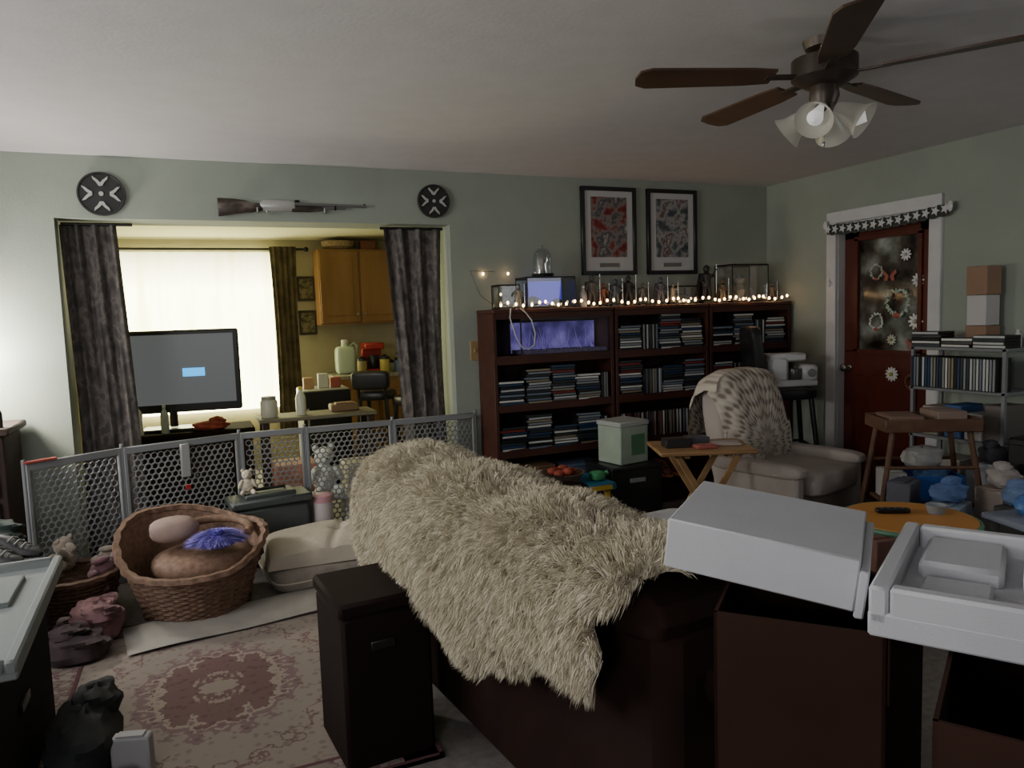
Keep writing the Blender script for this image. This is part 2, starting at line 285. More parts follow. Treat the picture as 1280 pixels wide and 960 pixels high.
# ---------------- opening curtains ----------------
PAT=ramp_mat('damask_fabric',[(.36,'#433f3f'),(.47,'#57524f'),(.54,'#6c6561'),(.62,'#4b4745')],'noise',17,.9,stretch=(1,1,.6),detail=8)
rt=thing('curtain_panel','dark patterned curtain hanging at left side of opening','curtain',(-.55,5.16,0))
MB().grid(lambda u,v:(-.13+u*(.30+.04*(1-v))+.01*math.sin(v*4) ,.018*math.sin(u*19+.9*math.sin(v*4))+.008*math.sin(u*41+v*5),.03+v*2.05),90,24).build('fabric',PAT,rt,norm=False)
MB().cyl((-.13,0,2.085),(.25,0,2.085),.01).build('curtain_rod',BLACK,rt)
rt=thing('curtain_panel','dark patterned curtain swept to right side of opening','curtain',(1.45,5.14,0))
MB().grid(lambda u,v:((-.2+.09*math.sin((1-v)*PI*.6)+u*(.42-.1*math.sin((1-v)*PI*.75))),.020*math.sin(u*20+.9*math.sin(v*4))+.008*math.sin(u*43+v*4),.03+v*2.05),90,24).build('fabric',PAT,rt,norm=False)
MB().cyl((-.22,0,2.085),(.23,0,2.085),.01).build('curtain_rod',BLACK,rt)
# ---------------- wall decor ----------------
IRON=mat('cast_iron',(.022,.022,.022),.6)
STEELG=mat('pale_metal',(.45,.45,.43),.5,.1)
for (px,py,r,lab) in((127,243,.125,'round black disc with pale winged shapes left of the rifle'),(541,252,.112,'smaller round black disc with pale shapes right of the rifle')):
    p=ay(px,py,YB); t=thing('wall_plaque',lab,'wall decoration',(p.x,YB-.012,p.z)); MB().lathe([(0,-.01),(r*.9,-.01),(r*.93,-.018),(r,-.018),(r,.01),(0,.01)],n=40,T=Rx(90)@Rx(180)).build('disc',IRON,t)
    for k in range(4):
        T=Rx(90)@Rz(90*k); q=MB()
        for sg in(-1,1):
            q.prism([(.36*r,sg*0*r),(.50*r,sg*.0*r),(.62*r,sg*.1*r),(.80*r,sg*.33*r),(.66*r,sg*.30*r),(.52*r,sg*.17*r),(.36*r,sg*.08*r)],.012,.022,T)
        q.build('winged_emblem',STEELG,t)
    MB().lathe([(0,.012),(.10*r,.012),(.10*r,.02),(0,.02)],n=20,T=Rx(90)).build('centre_boss',STEELG,t)
p0=ay(272,257,YB-.03); p1=ay(457,261,YB-.03); L=p1.x-p0.x
t=thing('rifle','old dark stocked rifle with silver receiver mounted above the opening','rifle',(p0.x,YB-.04,p0.z)); t.rotation_euler.y=math.atan2(p0.z-p1.z,L)
CAMO=ramp_mat('aged_stock',[(.35,'#241d1a'),(.55,'#40362f'),(.7,'#6e645b')],'noise',14,.45,stretch=(.6,1,1))
SILV=mat('nickel',(.55,.55,.54),.35,.6)
def gl(sec,n=14):
    q=MB(); q.rings([[(x*L,hw*math.cos(2*PI*k/n),zc+hh*math.sin(2*PI*k/n)) for k in range(n)] for x,zc,hh,hw in sec]); return q
gl([(0,-.01,.055,.016),(.01,-.01,.057,.02),(.1,-.004,.048,.022),(.18,-.003,.038,.021),(.22,-.01,.03,.018),(.27,-.003,.024,.017),(.31,0,.028,.018),(.36,0,.026,.018)]).build('stock',CAMO,t)
gl([(.27,.005,.02,.016),(.29,.008,.036,.022),(.45,.008,.036,.022),(.50,.003,.03,.018)]).build('receiver',SILV,t)
gl([(.48,-.012,.02,.016),(.6,-.012,.019,.018),(.68,-.01,.015,.014),(.7,-.008,.01,.01)]).build('fore_end',CAMO,t)
MB().cyl((.44*L,0,.017),(L,0,.012),.012,.009).cyl((.5*L,0,-.002),(.85*L,0,-.002),.008).build('barrel',mat('gun_steel',(.25,.25,.25),.35,.7),t)
for c_,s_ in(((.99*L,0,.024),(.008,.005,.014)),((.52*L,0,.037),(.03,.006,.014))): MB().box(c_,s_,.001).build('sight',BLACKM,t)
MB().box((.78*L,0,.0),(.012,.02,.03),.002).build('barrel_band',BLACKM,t)
MB().tube([(.31*L,0,-.02),(.315*L,0,-.045),(.35*L,0,-.05),(.375*L,0,-.022)],.003,6).build('trigger_guard',METAL,t)
for f in(.25,.7): MB().tube([(f*L,.04,-.03),(f*L,-.028,-.035),(f*L,-.03,-.01)],.005).build('wall_hook',METAL,t)
p=ay(597,438,YB); t=thing('switch_plate','wooden light switch plate between opening and bookcase','switch',(p.x,YB-.006,p.z)); MB().box((0,0,0),(.115,.012,.14),.004).build('plate',wood('plate_wood','#8f7850','#a89068',2),t)
for sx in(-1,1): MB().box((sx*.025,-.01,0),(.012,.012,.028),.002).build('toggle',mat('tog',(.35,.2,.1)),t)
def poster(x0,x1,z0,z1,lab,cols):
    cx=(x0+x1)/2;cz_=(z0+z1)/2;w_=x1-x0;h=z1-z0; t=thing('framed_poster',lab,'picture',(cx,YB-.015,cz_)); q=MB()
    for sx in(-1,1): q.box((sx*(w_/2-.015),0,0),(.03,.03,h),.004)
    for sz in(-1,1): q.box((0,0,sz*(h/2-.015)),(w_-.0,.029,.03),.004)
    q.build('frame',BLACK,t); MB().box((0,.006,0),(w_-.05,.008,h-.05)).build('mat_board',mat('matb',(.50,.50,.50),.6),t)
    MB().box((0,0,.03),(w_-.17,.006,h-.21)).build('print',ramp_mat('poster_print',cols,'noise',10,.5,detail=10),t)
    MB().box((0,-.001,-h/2+.075),(w_*.35,.004,.03)).build('caption_strip',mat('cap',(.16,.16,.16)),t)
poster(2.72,3.2,1.74,2.4,'left framed poster with red and grey picture',[(.3,'#1c1414'),(.42,'#7a2018'),(.5,'#7d7672'),(.58,'#3c3a40'),(.7,'#b0aca6')])
poster(3.3,3.77,1.74,2.4,'right framed poster with pale grey picture',[(.3,'#1c1c22'),(.43,'#4d5458'),(.52,'#9a9a98'),(.6,'#5a3a3a'),(.7,'#c0beb8')])
# ---------------- bookcases ----------------
ZT=1.5; SH=[1.17,.84,.52,.2]
def bookcase(x0,x1,lab):
    t=thing('bookcase',lab,'bookcase',((x0+x1)/2,4.83,0)); w_=x1-x0
    for sx in(-1,1): MB().box((sx*(w_/2-.0125),0,.735),(.025,.30,1.47),.002).build('side_panel',DKWOOD,t)
    MB().box((0,0,1.485),(w_,.32,.03),.005).box((0,-.145,1.45),(w_-.05,.015,.04)).build('top_panel',DKWOOD,t)
    MB().box((0,.144,.735),(w_-.05,.01,1.44)).build('back_panel',CBACK,t)
    for z in SH: MB().box((0,-.003,z-.012),(w_-.052,.28,.024)).box((0,-.142,z-.02),(w_-.052,.014,.06),.003).build('shelf',DKWOOD,t)
    MB().box((0,-.13,.07),(w_-.052,.015,.14)).build('plinth',DKWOOD,t)
bookcase(1.86,2.80,'left cherry bookcase holding the aquarium'); bookcase(2.815,3.645,'middle cherry bookcase below the two posters'); bookcase(3.66,4.46,'right cherry bookcase against the right wall corner')
SP=ramp_mat('spine_print',[(0,'#1a1c22'),(.12,'#868c90'),(.28,'#2c3640'),(.38,'#bcc0c0'),(.50,'#303338'),(.60,'#6a7684'),(.70,'#7a2a26'),(.74,'#d2d2cc'),(.85,'#26405e'),(.92,'#8a826e')],random_obj=True,rough=.3)
TH=.0185
CASE=MB().box((0,0,0),(.19,.135,TH-.0007),.0015); CASE.k=1; CASE.box((0,-.068,0),(.18,.002,TH-.006))
proto=None; cnt=0
def dvd(loc,stand,lab,grp,rz=0,tilt=0):
    global proto,cnt
    cnt+=1
    if proto is None: proto=CASE.build('dvd_case',[BLACK,SP]); o=proto
    else: o=proto.copy(); col.objects.link(o)
    o.location=loc; o.rotation_euler=(0,R(90)+tilt if stand else 0,rz); tag(o,lab,'dvd case',grp)
def bay(x0,x1,z,kinds,lab,grp,yb=4.75):
    x=x0
    for kd in kinds:
        if kd[0]=='s':
            for i in range(kd[1]):
                dvd((x+.097+random.uniform(-.010,.010),yb+random.uniform(-.006,.006),z+TH/2+.0005+i*TH),False,lab,grp,random.uniform(-.11,.11))
            x+=.198
        else:
            for i in range(kd[1]): dvd((x+.011,yb+random.uniform(-.012,.012),z+.0965),True,lab,grp); x+=.0190
T1='dvd case on the %s shelf of the %s bookcase'
bay(1.895,2.76,.84,[('s',9),('s',13),('s',14),('s',10),('v',3)],T1%('second','left'),'dvd cases on second shelf of left bookcase')
bay(1.895,2.76,.52,[('s',9),('s',13),('s',8),('s',12),('v',3)],T1%('third','left'),'dvd cases on third shelf of left bookcase')
bay(2.845,3.62,1.17,[('s',10),('v',8),('s',14),('s',12)],T1%('top','middle'),'dvd cases on top shelf of middle bookcase')
bay(2.845,3.62,.84,[('s',14),('v',9),('s',11),('s',13)],T1%('second','middle'),'dvd cases on second shelf of middle bookcase')
bay(2.845,3.62,.52,[('v',20),('v',19)],T1%('third','middle'),'dvd cases on third shelf of middle bookcase')
bay(3.69,4.43,1.17,[('s',8),('s',13),('v',6),('s',11)],T1%('top','right'),'dvd cases on top shelf of right bookcase')
bay(3.69,4.43,.84,[('s',11),('v',14),('s',13)],T1%('second','right'),'dvd cases on second shelf of right bookcase')
a=thing('aquarium','long violet lit aquarium in top bay of left bookcase','aquarium',(2.42,4.80,1.172))
VI=ramp_mat('violet_backdrop',[(.35,'#3f3672'),(.5,'#655aa6'),(.65,'#948bd0')],'noise',6,.6,emit=.36,detail=6)  # tank light put into backing and plants as emission
MB().box((0,.1,.12),(.68,.006,.22)).build('backdrop',VI,a); q=MB()
for sx in(-1,1):
    for sy in(-1,1): q.box((sx*.345,sy*.1,.128),(.008,.008,.25))
q.box((0,0,.006),(.7,.21,.012)).box((0,-.1,.254),(.7,.012,.012)).box((0,.1,.254),(.7,.012,.012)).build('tank_frame',BLACK,a)
MB().box((0,-.1,.13),(.68,.003,.24)).build('glass_pane',glass('tank_gl',fac=.04),a); MB().box((0,0,.025),(.67,.19,.025)).build('gravel',mat('gravel',(.12,.1,.2),.9,var=.5,scale=80),a)
q=MB()
for k in range(30):
    x=random.uniform(-.3,.3); q.tube([(x,random.uniform(-.04,.07),.03),(x+random.uniform(-.01,.01),0.02,.08),(x+random.uniform(-.03,.03),.02,random.uniform(.1,.2))],[.005,.004,.001],5)
q.build('plants',mat('aq_plants',(.25,.2,.6),.6,emit=.2),a)
def display_case(name,lab,cat,x,w_,d_,h,y=4.82,z=1.5,solid=None,gm=None):
    t=thing(name,lab,cat,(x,y,z)); q=MB(); q.box((0,0,.008),(w_,d_,.016),.003)
    if solid: q.box((0,0,h-.006),(w_,d_,.012),.003)
    for sx in(-1,1):
        for sy in(-1,1): q.box((sx*(w_/2-.003),sy*(d_/2-.003),h/2),(.006,.006,h))
    for sy in(-1,1): q.box((0,sy*(d_/2-.003),h-.003),(w_,.006,.006))
    for sx in(-1,1): q.box((sx*(w_/2-.003),0,h-.003),(.006,d_,.006))
    q.build('case_frame',BLACK,t); g=MB()
    for sy in(-1,1): g.box((0,sy*(d_/2-.002),h/2),(w_-.012,.002,h-.02))
    for sx in(-1,1): g.box((sx*(w_/2-.002),0,h/2),(.002,d_-.012,h-.02))
    g.build('glass_panel',gm or GL,t); return t
GLD=glass('smoked_glass',(.75,.78,.78),.05)
dc=display_case('glass_tank','small glass tank with blue glow on left bookcase top','aquarium',2.33,.38,.2,.22,solid=1,gm=GLD)
MB().box((.03,.07,.11),(.26,.008,.17)).build('backdrop',mat('blueglow',(.02,.02,.2),.5,emit=.75,ecol=(.07,.06,.95)),dc)
MB().pil((-.1,0,.05),(.1,.1,.07),wob=.15).pil((.08,-.02,.04),(.08,.08,.05),wob=.2).build('rock',mat('rock',(.05,.05,.05),.9),dc)
t=thing('glass_dome','clear glass dome standing on the small blue tank','dome',(2.31,4.82,1.724)); MB().lathe([(.075,0),(.08,.02),(0,.021)],n=24).build('dome_base',BLACK,t); MB().lathe([(.065,.02),(.066,.13),(.055,.17),(.03,.195),(.008,.2),(.012,.22),(0,.225)],n=24,cap=False).build('dome_glass',glass('dome_gl',(.9,.92,.95),.22),t)
MB().lathe([(.03,.02),(.02,.05),(.012,.09),(.02,.12),(0,.14)],n=10).build('specimen',mat('spec',(.3,.28,.22)),t)
dc=display_case('display_case','large glass display case with dark lid on right bookcase','display case',4.08,.36,.22,.3,solid=1)
MB().lathe([(.04,.016),(.03,.05),(.05,.1),(.03,.15),(.045,.19),(0,.23)],(-.02,0,0),12).build('model',mat('mdl',(.35,.37,.35)),dc)
dc=display_case('display_case','small low glass case on middle bookcase top','display case',3.46,.26,.16,.14,solid=1)
MB().pil((0,0,.05),(.16,.07,.06),.8,.8,wob=.2).build('model',mat('mdl2',(.1,.1,.1)),dc)
dc=display_case('display_case','tiny glass case at left end of the left bookcase top','display case',2.02,.16,.14,.17,solid=1,gm=GLD)
MB().lathe([(.03,.016),(.02,.05),(.03,.08),(0,.11)],(0,0,0),12).build('model',mat('mdl3',(.2,.18,.15)),dc)
def fig(x,h,c,lab,y=4.80,z=1.5,pose=0):
    t=thing('figurine',lab,'figurine',(x,y,z),random.uniform(-.4,.4)); mc=mat('figc',c,.45,var=.4,scale=60)
    MB().lathe([(0,0),(h*.2,0),(h*.2,h*.05),(h*.17,h*.08),(0,h*.08)],n=18).build('pedestal',BLACK,t)
    q=MB(); s=h
    for sx in(-1,1):
        q.tube([(sx*.09*s,0,.08*s),(sx*.08*s,-.02*s,.25*s),(sx*.045*s,0,.45*s)],[.045*s,.055*s,.07*s],8)
        el=(sx*.21*s,-.03*s,(.55+.12*pose*(sx>0))*s); q.tube([(sx*.09*s,0,.68*s),el,(sx*.22*s,-.12*s,(.5+.35*pose*(sx>0))*s)],[.055*s,.045*s,.03*s],8)
    q.tube([(0,0,.42*s),(0,0,.55*s),(0,0,.7*s),(0,0,.76*s)],[.12*s,.11*s,.14*s,.05*s],10); q.build('body',mc,t)
    MB().pil((0,-.01*s,.84*s),(.16*s,.17*s,.2*s)).build('head',mc,t)
    MB().grid(lambda u,v:((u-.5)*(.5-.2*v)*s,(.1+.05*(1-v)+.02*math.sin(u*14))*s,(.12+.62*v)*s),10,6).build('cape',mat('cape',[q_*.5 for q_ in c]),t)
    MB().cyl((.22*s,-.12*s,.1*s),(.22*s,-.12*s,(.95)*s),.014*s).build('staff',METAL,t)
def bx(px): return ay(px,370,4.8).x
for px,h,c,lab,ps in((644,.18,(.2,.2,.18),'small pale figurine at far left end of bookcase top',0),(742,.25,(.10,.10,.10),'tall grey figurine just right of blue tank',1),(757,.18,(.25,.09,.05),'small rusty figurine below left poster',0),(788,.24,(.03,.035,.035),'dark figurine below right edge of left poster',0),(806,.18,(.14,.14,.14),'small grey figurine below gap between posters',1),(821,.22,(.08,.08,.11),'grey blue figurine below left side of right poster',0),(886,.32,(.03,.03,.03),'tall dark figurine left of large display case',1),(968,.17,(.2,.16,.13),'small tan figurine near right wall on bookcase',0),(836,.17,(.3,.26,.2),'small cream figurine just left of the low glass case',1),(898,.2,(.12,.09,.06),'brown figurine touching left side of large display case',0),(765,.21,(.05,.065,.09),'slate blue figurine between rusty and dark figurines',1)):
    fig(bx(px),h,c,lab,pose=ps,y=4.75 if px in(644,821,836,898,765) else 4.83)
bottle('small clear bottle on bookcase top right of blue tank',(bx(726),4.76,1.5),.025,.15,(.3,.3,.3))
bottle('small dark bottle on bookcase top below left poster',(bx(775),4.78,1.5),.018,.12,(.05,.05,.05))
# string lights
t=thing('string_lights','warm white fairy lights strung along the bookcase tops','string lights',(1.9,4.69,1.5)); pts=[]
for i in range(260):
    u=i/259; x=u*2.55; pts.append((x,.015*math.sin(x*17)-.005,.008+.012*(1+math.sin(x*23))))
MB().tube(pts,.0025,5).build('cable',mat('grcable',(.02,.04,.02)),t)
BULB=mat('warm_bulb',(1,.8,.5),.4,emit=20,ecol=(1,.60,.28)); b0=MB().pil((0,0,0),(.017,.017,.022),n=8,mm=5).build('bulb',BULB,t,loc=pts[3])
for i in range(1,46):
    b=b0.copy(); col.objects.link(b); b.parent=t; pp=pts[3+int(i*5.6)]; b.location=(pp[0],pp[1]-.012,pp[2]+.012)
for px,py in((606,342),(635,342),(626,368),(630,378)):
    pw=ay(px,py,4.95); b=b0.copy(); col.objects.link(b); b.parent=t; b.location=(pw.x-1.9,(4.985 if px<620 else 4.95)-4.69,pw.z-1.5)
MB().tube([(-.0,0,.01),(-.06,.15,.1),(-.08,.29,.28),(.1,.27,.27)],.002,5).build('cable',mat('grcable2',(.02,.04,.02)),t)
cb_=ay(655,430,4.66); tag(MB().tube([(cb_.x-.09,4.66,1.505),(cb_.x-.10,4.655,1.44),(cb_.x-.06,4.655,1.31),(cb_.x-.02,4.655,1.24),(cb_.x+.03,4.655,1.22),(cb_.x+.075,4.655,1.25),(cb_.x+.085,4.655,1.33),(cb_.x+.06,4.655,1.42),(cb_.x+.02,4.655,1.47),(cb_.x-.02,4.66,1.505)],.0045,6).build('power_cord',mat('cordw',(.6,.6,.6))),'white power cord looping in front of aquarium','cord')
def shoe_mb(l=.26,w_=.09,h=.1):
    q=MB(); rs=[]
    for y,ww,hh in((-.5,.3,.25),(-.42,.8,.42),(-.25,1,.5),(-.05,.9,.75),(.12,.8,1),(.35,.8,1.05),(.47,.7,1),(.5,.4,.8)):
        rs.append([(ww*w_/2*math.cos(a),y*l,h*hh*(.5+.5*math.sin(a))) for a in [2*PI*k/12 for k in range(12)]])
    return q.rings(rs)
def shoes(lab,loc,rz,c,sole=(.5,.5,.5)):
    for s_ in(-1,1):
        dx=Vector((math.cos(rz),math.sin(rz),0))*s_*.055
        t=thing('shoe',('left ' if s_<0 else 'right ')+lab,'shoe',Vector(loc)+dx,rz)
        shoe_mb().build('upper',mat('shoe_c',c,.6,var=.3,scale=40),t,loc=(0,0,.015)); MB().pil((0,0,.012),(.1,.27,.024),.3,.7).build('sole',mat('sole_c',sole),t)
        l=MB()
        for k in range(3): l.tube([(-.03,-.06+k*.03,.07+.013*k),(0,-.06+k*.03,.083+.013*k),(.03,-.06+k*.03,.07+.013*k)],.004,5)
        l.build('laces',mat('lace_c',sole),t)
shoes('red running shoe on bottom shelf of middle bookcase',(3.02,4.74,.2),.1,(.5,.1,.05))
shoes('orange trimmed dark shoe on bottom shelf of middle bookcase',(3.3,4.74,.2),-.1,(.16,.06,.04),sole=(.6,.25,.1))
tag(MB().box((0,0,.09),(.3,.2,.18),.008).box((0,0,.185),(.31,.21,.02),.004).build('shoe_box',mat('brownbox',(.18,.1,.05),.8),loc=(2.15,4.79,.2)),'low brown box on bottom shelf of left bookcase','box')
tag(MB().box((0,0,.08),(.3,.2,.16),.008).box((0,0,.165),(.31,.21,.02),.004).build('shoe_box',mat('bluebx',(.08,.12,.2),.8),loc=(2.52,4.79,.2)),'low blue grey box on bottom shelf of left bookcase','box')
t=thing('crate','black storage crate under the pale green box','crate',(2.70,4.42,0)); q=MB()
for sx in(-1,1): q.box((sx*.19,0,.21),(.02,.36,.42),.005)
for sy in(-1,1): q.box((0,sy*.17,.21),(.38,.02,.42),.005)
q.box((0,0,.01),(.38,.34,.02)).box((0,0,.405),(.41,.39,.025),.006).build('crate_body',BLACK,t); MB().box((0,-.185,.32),(.12,.012,.03),.004).build('handle',GREYP,t)
t=thing('foam_box','pale green and white box on the black crate','box',(2.70,4.42,.42),R(10)); MB().box((0,0,.13),(.25,.24,.26),.006).build('box_body',mat('pgreen',(.33,.40,.32),.7,var=.1),t); MB().box((0,0,.275),(.265,.255,.035),.006).build('lid',mat('lidw',(.38,.40,.38)),t); MB().box((.03,-.1215,.13),(.12,.003,.14)).build('printed_panel',mat('gpanel',(.08,.2,.1)),t)
t=thing('toy_table','low blue and yellow play table before left bookcase','table',(2.22,4.3,0)); BLU=mat('toy_blue',(.03,.2,.35),.4); YEL=mat('toy_yellow',(.6,.38,.03),.4)
MB().box((0,0,.33),(.5,.36,.05),.02).build('tabletop',BLU,t); MB().box((0,-.185,.33),(.42,.012,.03),.004).build('tabletop_trim',YEL,t)
for sx in(-1,1):
    for sy in(-1,1): MB().cyl((sx*.2,sy*.13,.31),(sx*.21,sy*.14,0),.025,.02).build('leg',YEL,t)
t=thing('bowl','brown bowl of red odds and ends on blue play table','bowl',(2.16,4.3,.356)); MB().lathe([(0,.0),(.1,0),(.15,.07),(.14,.07),(.09,.015),(0,.012)],n=24).build('bowl_body',WICK,t)
for k in range(7): MB().pil((.06*math.cos(k),.06*math.sin(k),.07+.01*(k%2)),(.08,.06,.05),wob=.1,n=12,mm=8).build('contents',RC,t)
tag(MB().pil((0,0,.03),(.1,.1,.06),.6,.6).cyl((.03,0,.03),(.07,-.02,.05),.015).build('toy_car',mat('greent',(.06,.3,.12)),loc=(2.39,4.24,.356)),'small green toy on right end of blue play table','toy')
# ---------------- gate ----------------
def boxvf(c,d):
    q=MB().box(c,d,.004); return q.v,q.f
def gate_panel(root,A,B,h=.78,door=False):
    A=Vector((*A,0));B=Vector((*B,0)); d=B-A; L=d.length; ang=math.atan2(d.y,d.x); T=Matrix.Translation(A)@Matrix.Rotation(ang,4,'Z')
    f=MB()
    for x in(.01,L-.01): f.add(*boxvf((x,0,h/2),(.02,.024,h)),T)
    for z,hh in((.03,.05),(h-.02,.04)): f.add(*boxvf((L/2,0,z),(L-.02,.022,hh)),T)
    f.build('panel_frame',GREYP,root)
    g=MB(); r=.021; wx=r*math.sqrt(3); n=int((L-.04)/wx); rows=int((h-.10)/(r*1.5)); offx=(L-n*wx)/2
    for j in range(rows):
        for i in range(n if j%2==0 else n-1):
            cx=offx+wx*(i+.5+(.5 if j%2 else 0)); cz_=.06+r+j*r*1.5; V=[];F=[]
            for k in range(6):
                a=PI/6+k*PI/3
                for rr,yy in((r*1.0,-.003),(r*.78,-.003),(r*.78,.003),(r*1.0,.003)): V.append((cx+rr*math.cos(a),yy,cz_+rr*math.sin(a)))
            for k in range(6):
                m_=(k+1)%6
                for q_ in range(4): F.append((k*4+q_,m_*4+q_,m_*4+(q_+1)%4,k*4+(q_+1)%4))
            g.add(V,F,T)
    g.build('honeycomb_mesh',GREYP,root,flat=True)
    if door:
        MB().add(*boxvf((L*.5,-.02,h-.12),(.05,.03,.2)),T).build('latch',mat('latchw',(.35,.35,.35)),root); MB().add(*boxvf((L*.5,-.04,h-.28),(.03,.01,.03)),T).build('latch_button',RP,root)
GP=[(-.85,4.47),(-.42,4.74),(.22,4.93),(.62,4.93),(1.2,4.93),(1.8,4.93)]
gt=thing('play_yard_gate','grey plastic honeycomb baby gate across the opening','gate',(0,0,0))
for i in range(5): gate_panel(gt,(GP[i][0]+.006,GP[i][1]),(GP[i+1][0]-.006,GP[i+1][1]),door=(i==1))
for p in GP: MB().cyl((p[0],p[1],0),(p[0],p[1],.8),.01).build('hinge_post',GREYP,gt)
MB().box((-.78,4.50,.785),(.16,.03,.012),.004,Rz(32)).build('red_strip',mat('redstrip',(.4,.07,.05)),gt)
# ---------------- left side ----------------
ds=thing('side_dresser','dark wood dresser against back wall at far left','dresser',(-1.35,4.75,0)); MB().box((0,0,.46),(.82,.4,.92),.008).build('dresser_body',DARKW,ds); MB().box((0,0,.94),(.88,.46,.04),.01).build('dresser_top',wood('topwood','#33261f','#4a3a30',2,.7),ds)
for k in range(3):
    dd=MB().box((0,-.21,.17+k*.28),(.74,.02,.25),.006).build('drawer',DARKW,ds)
    for sx in(-1,1): MB().pil((sx*.2,-.23,.17+k*.28),(.03,.03,.03)).build('knob',METAL,dd)
lp=thing('table_lamp','small white shaded lamp on dresser at far left','lamp',(-1.19,4.80,.96)); MB().lathe([(0,0),(.07,0),(.07,.02),(.03,.05),(.05,.12),(.03,.2),(.012,.24),(.012,.34)],n=24).build('lamp_base',mat('ceramic',(.5,.5,.48),.3),lp)
MB().lathe([(.11,.26),(.07,.48)],n=32,cap=False).build('lamp_shade',mat('shade',(.8,.75,.65),.8,emit=120,ecol=(1,.95,.86)),lp)
bottle('small dark bottle on the dresser front edge',(-.97,4.62,.96),.02,.12,(.03,.03,.03))
t=thing('storage_chest','dark storage chest at far left carrying black shoes','chest',(-.92,3.84,0),R(8)); MB().box((0,0,.2),(.42,.38,.4),.01).build('chest_body',BLACKM,t); MB().box((0,0,.425),(.44,.40,.05),.015).build('lid',BLACKM,t); MB().box((0,-.20,.38),(.05,.02,.06),.004).build('clasp',METAL,t)
shoes('black sneaker with pale sole on the dark chest',(-.82,3.78,.45),R(60),(.012,.012,.014),sole=(.25,.25,.25))
tag(MB().pil((0,0,.06),(.3,.2,.13),.8,.8,wob=.15).pil((.05,.02,.11),(.2,.12,.08),wob=.2).build('jacket_heap',mat('dkgreencloth',(.03,.045,.04),.9,var=.4),loc=(-.94,3.98,.452)),'crumpled dark cloth behind black shoes on chest','cloth')
WK=mat('plain_wicker',(.20,.12,.08),.7,var=.3,scale=50)
def wicker(root,c,r0,r1,h,rows,stakes,rim,tr=.007,mt=WICK,name='wicker_weave'):
    q=MB()
    for k in range(rows):
        f=k/(rows-1); pts=[]
        for i in range(stakes*4):
            th=2*PI*i/(stakes*4); H=h+rim(th); r=r0+(r1-r0)*f**1.2; r+=.005*math.sin(stakes*th+(k%2)*PI)
            pts.append((c[0]+r*math.cos(th),c[1]+r*math.sin(th),c[2]+.01+H*f))
        q.tube(pts,tr if k<rows-1 else tr*2.4,5,closed=True)
    for i in range(stakes):
        th=2*PI*i/stakes; H=h+rim(th); q.tube([(c[0]+(r0+(r1-r0)*(f**1.2))*math.cos(th),c[1]+(r0+(r1-r0)*(f**1.2))*math.sin(th),c[2]+.01+H*f) for f in(0,.33,.66,1)],tr*.8,5)
    q.lathe([(0,c[2]+.005),(r0,c[2]+.005),(r0,c[2]+.02),(0,c[2]+.02)],(c[0],c[1],0),24)
    q.build(name,mt,root)
    g=MB(); g.grid(lambda u,v:(c[0]+(r0+(r1-r0)*((v*.97)**1.2))*.97*math.cos(2*PI*u),c[1]+(r0+(r1-r0)*((v*.97)**1.2))*.97*math.sin(2*PI*u),c[2]+.012+(h+rim(2*PI*u))*v*.97),48,6); g.build('lining',mt,root)
WX,WY=-.07,4.12
t=thing('wicker_chair','small flared brown wicker pet seat on the floor','wicker seat',(WX,WY,0))
wicker(t,(0,0,0),.25,.35,.29,19,26,lambda th:.17*max(0,math.cos(th-2.3))**1.5+.08*max(0,math.cos(th-.5))-.05*max(0,math.cos(th-4.7)),tr=.0085)
MB().tube([(.20*math.cos(a)+.08,.16*math.sin(a)+.06,.37+.03*math.sin(a)) for a in [-.4+i*.25 for i in range(16)]],.022,10).pil((.04,.02,.24),(.50,.48,.14),.7,.9).build('inner_roll',WICK,t)
tag(MB().pil((0,0,0),(.24,.18,.13),.8,.9,wob=.05).build('round_cushion',mat('pinkbeige',(.32,.23,.20),.9,var=.15),loc=(WX-.09,WY+.06,.41)),'rounded dusty pink cushion in the wicker seat','cushion')
MB_=MB()
for k in range(1800):
    a=random.uniform(0,2*PI); b_=random.uniform(-.1,1.4); n_=Vector((math.cos(a)*math.cos(b_)*1.2,math.sin(a)*math.cos(b_)*.8,math.sin(b_)*.55)); p=n_*.08; e=n_*.125+Vector((random.uniform(-.02,.02),random.uniform(-.02,.02),-.01)); s_=n_.cross(Vector((0,0,1))).normalized()*.005
    MB_.add([(p-s_)[:],(p+s_)[:],e[:]],[(0,1,2)])
MB_.pil((0,0,0),(.2,.15,.09))
tag(MB_.build('fluffy_toy',ramp_mat('purple_fluff',[(0,'#5a4aa8'),(.5,'#8478d0'),(1,'#b0a8ea')],island=True,rough=.9),loc=(WX+.11,WY-.12,.37),norm=False),'fluffy purple toy in the wicker seat','soft toy')
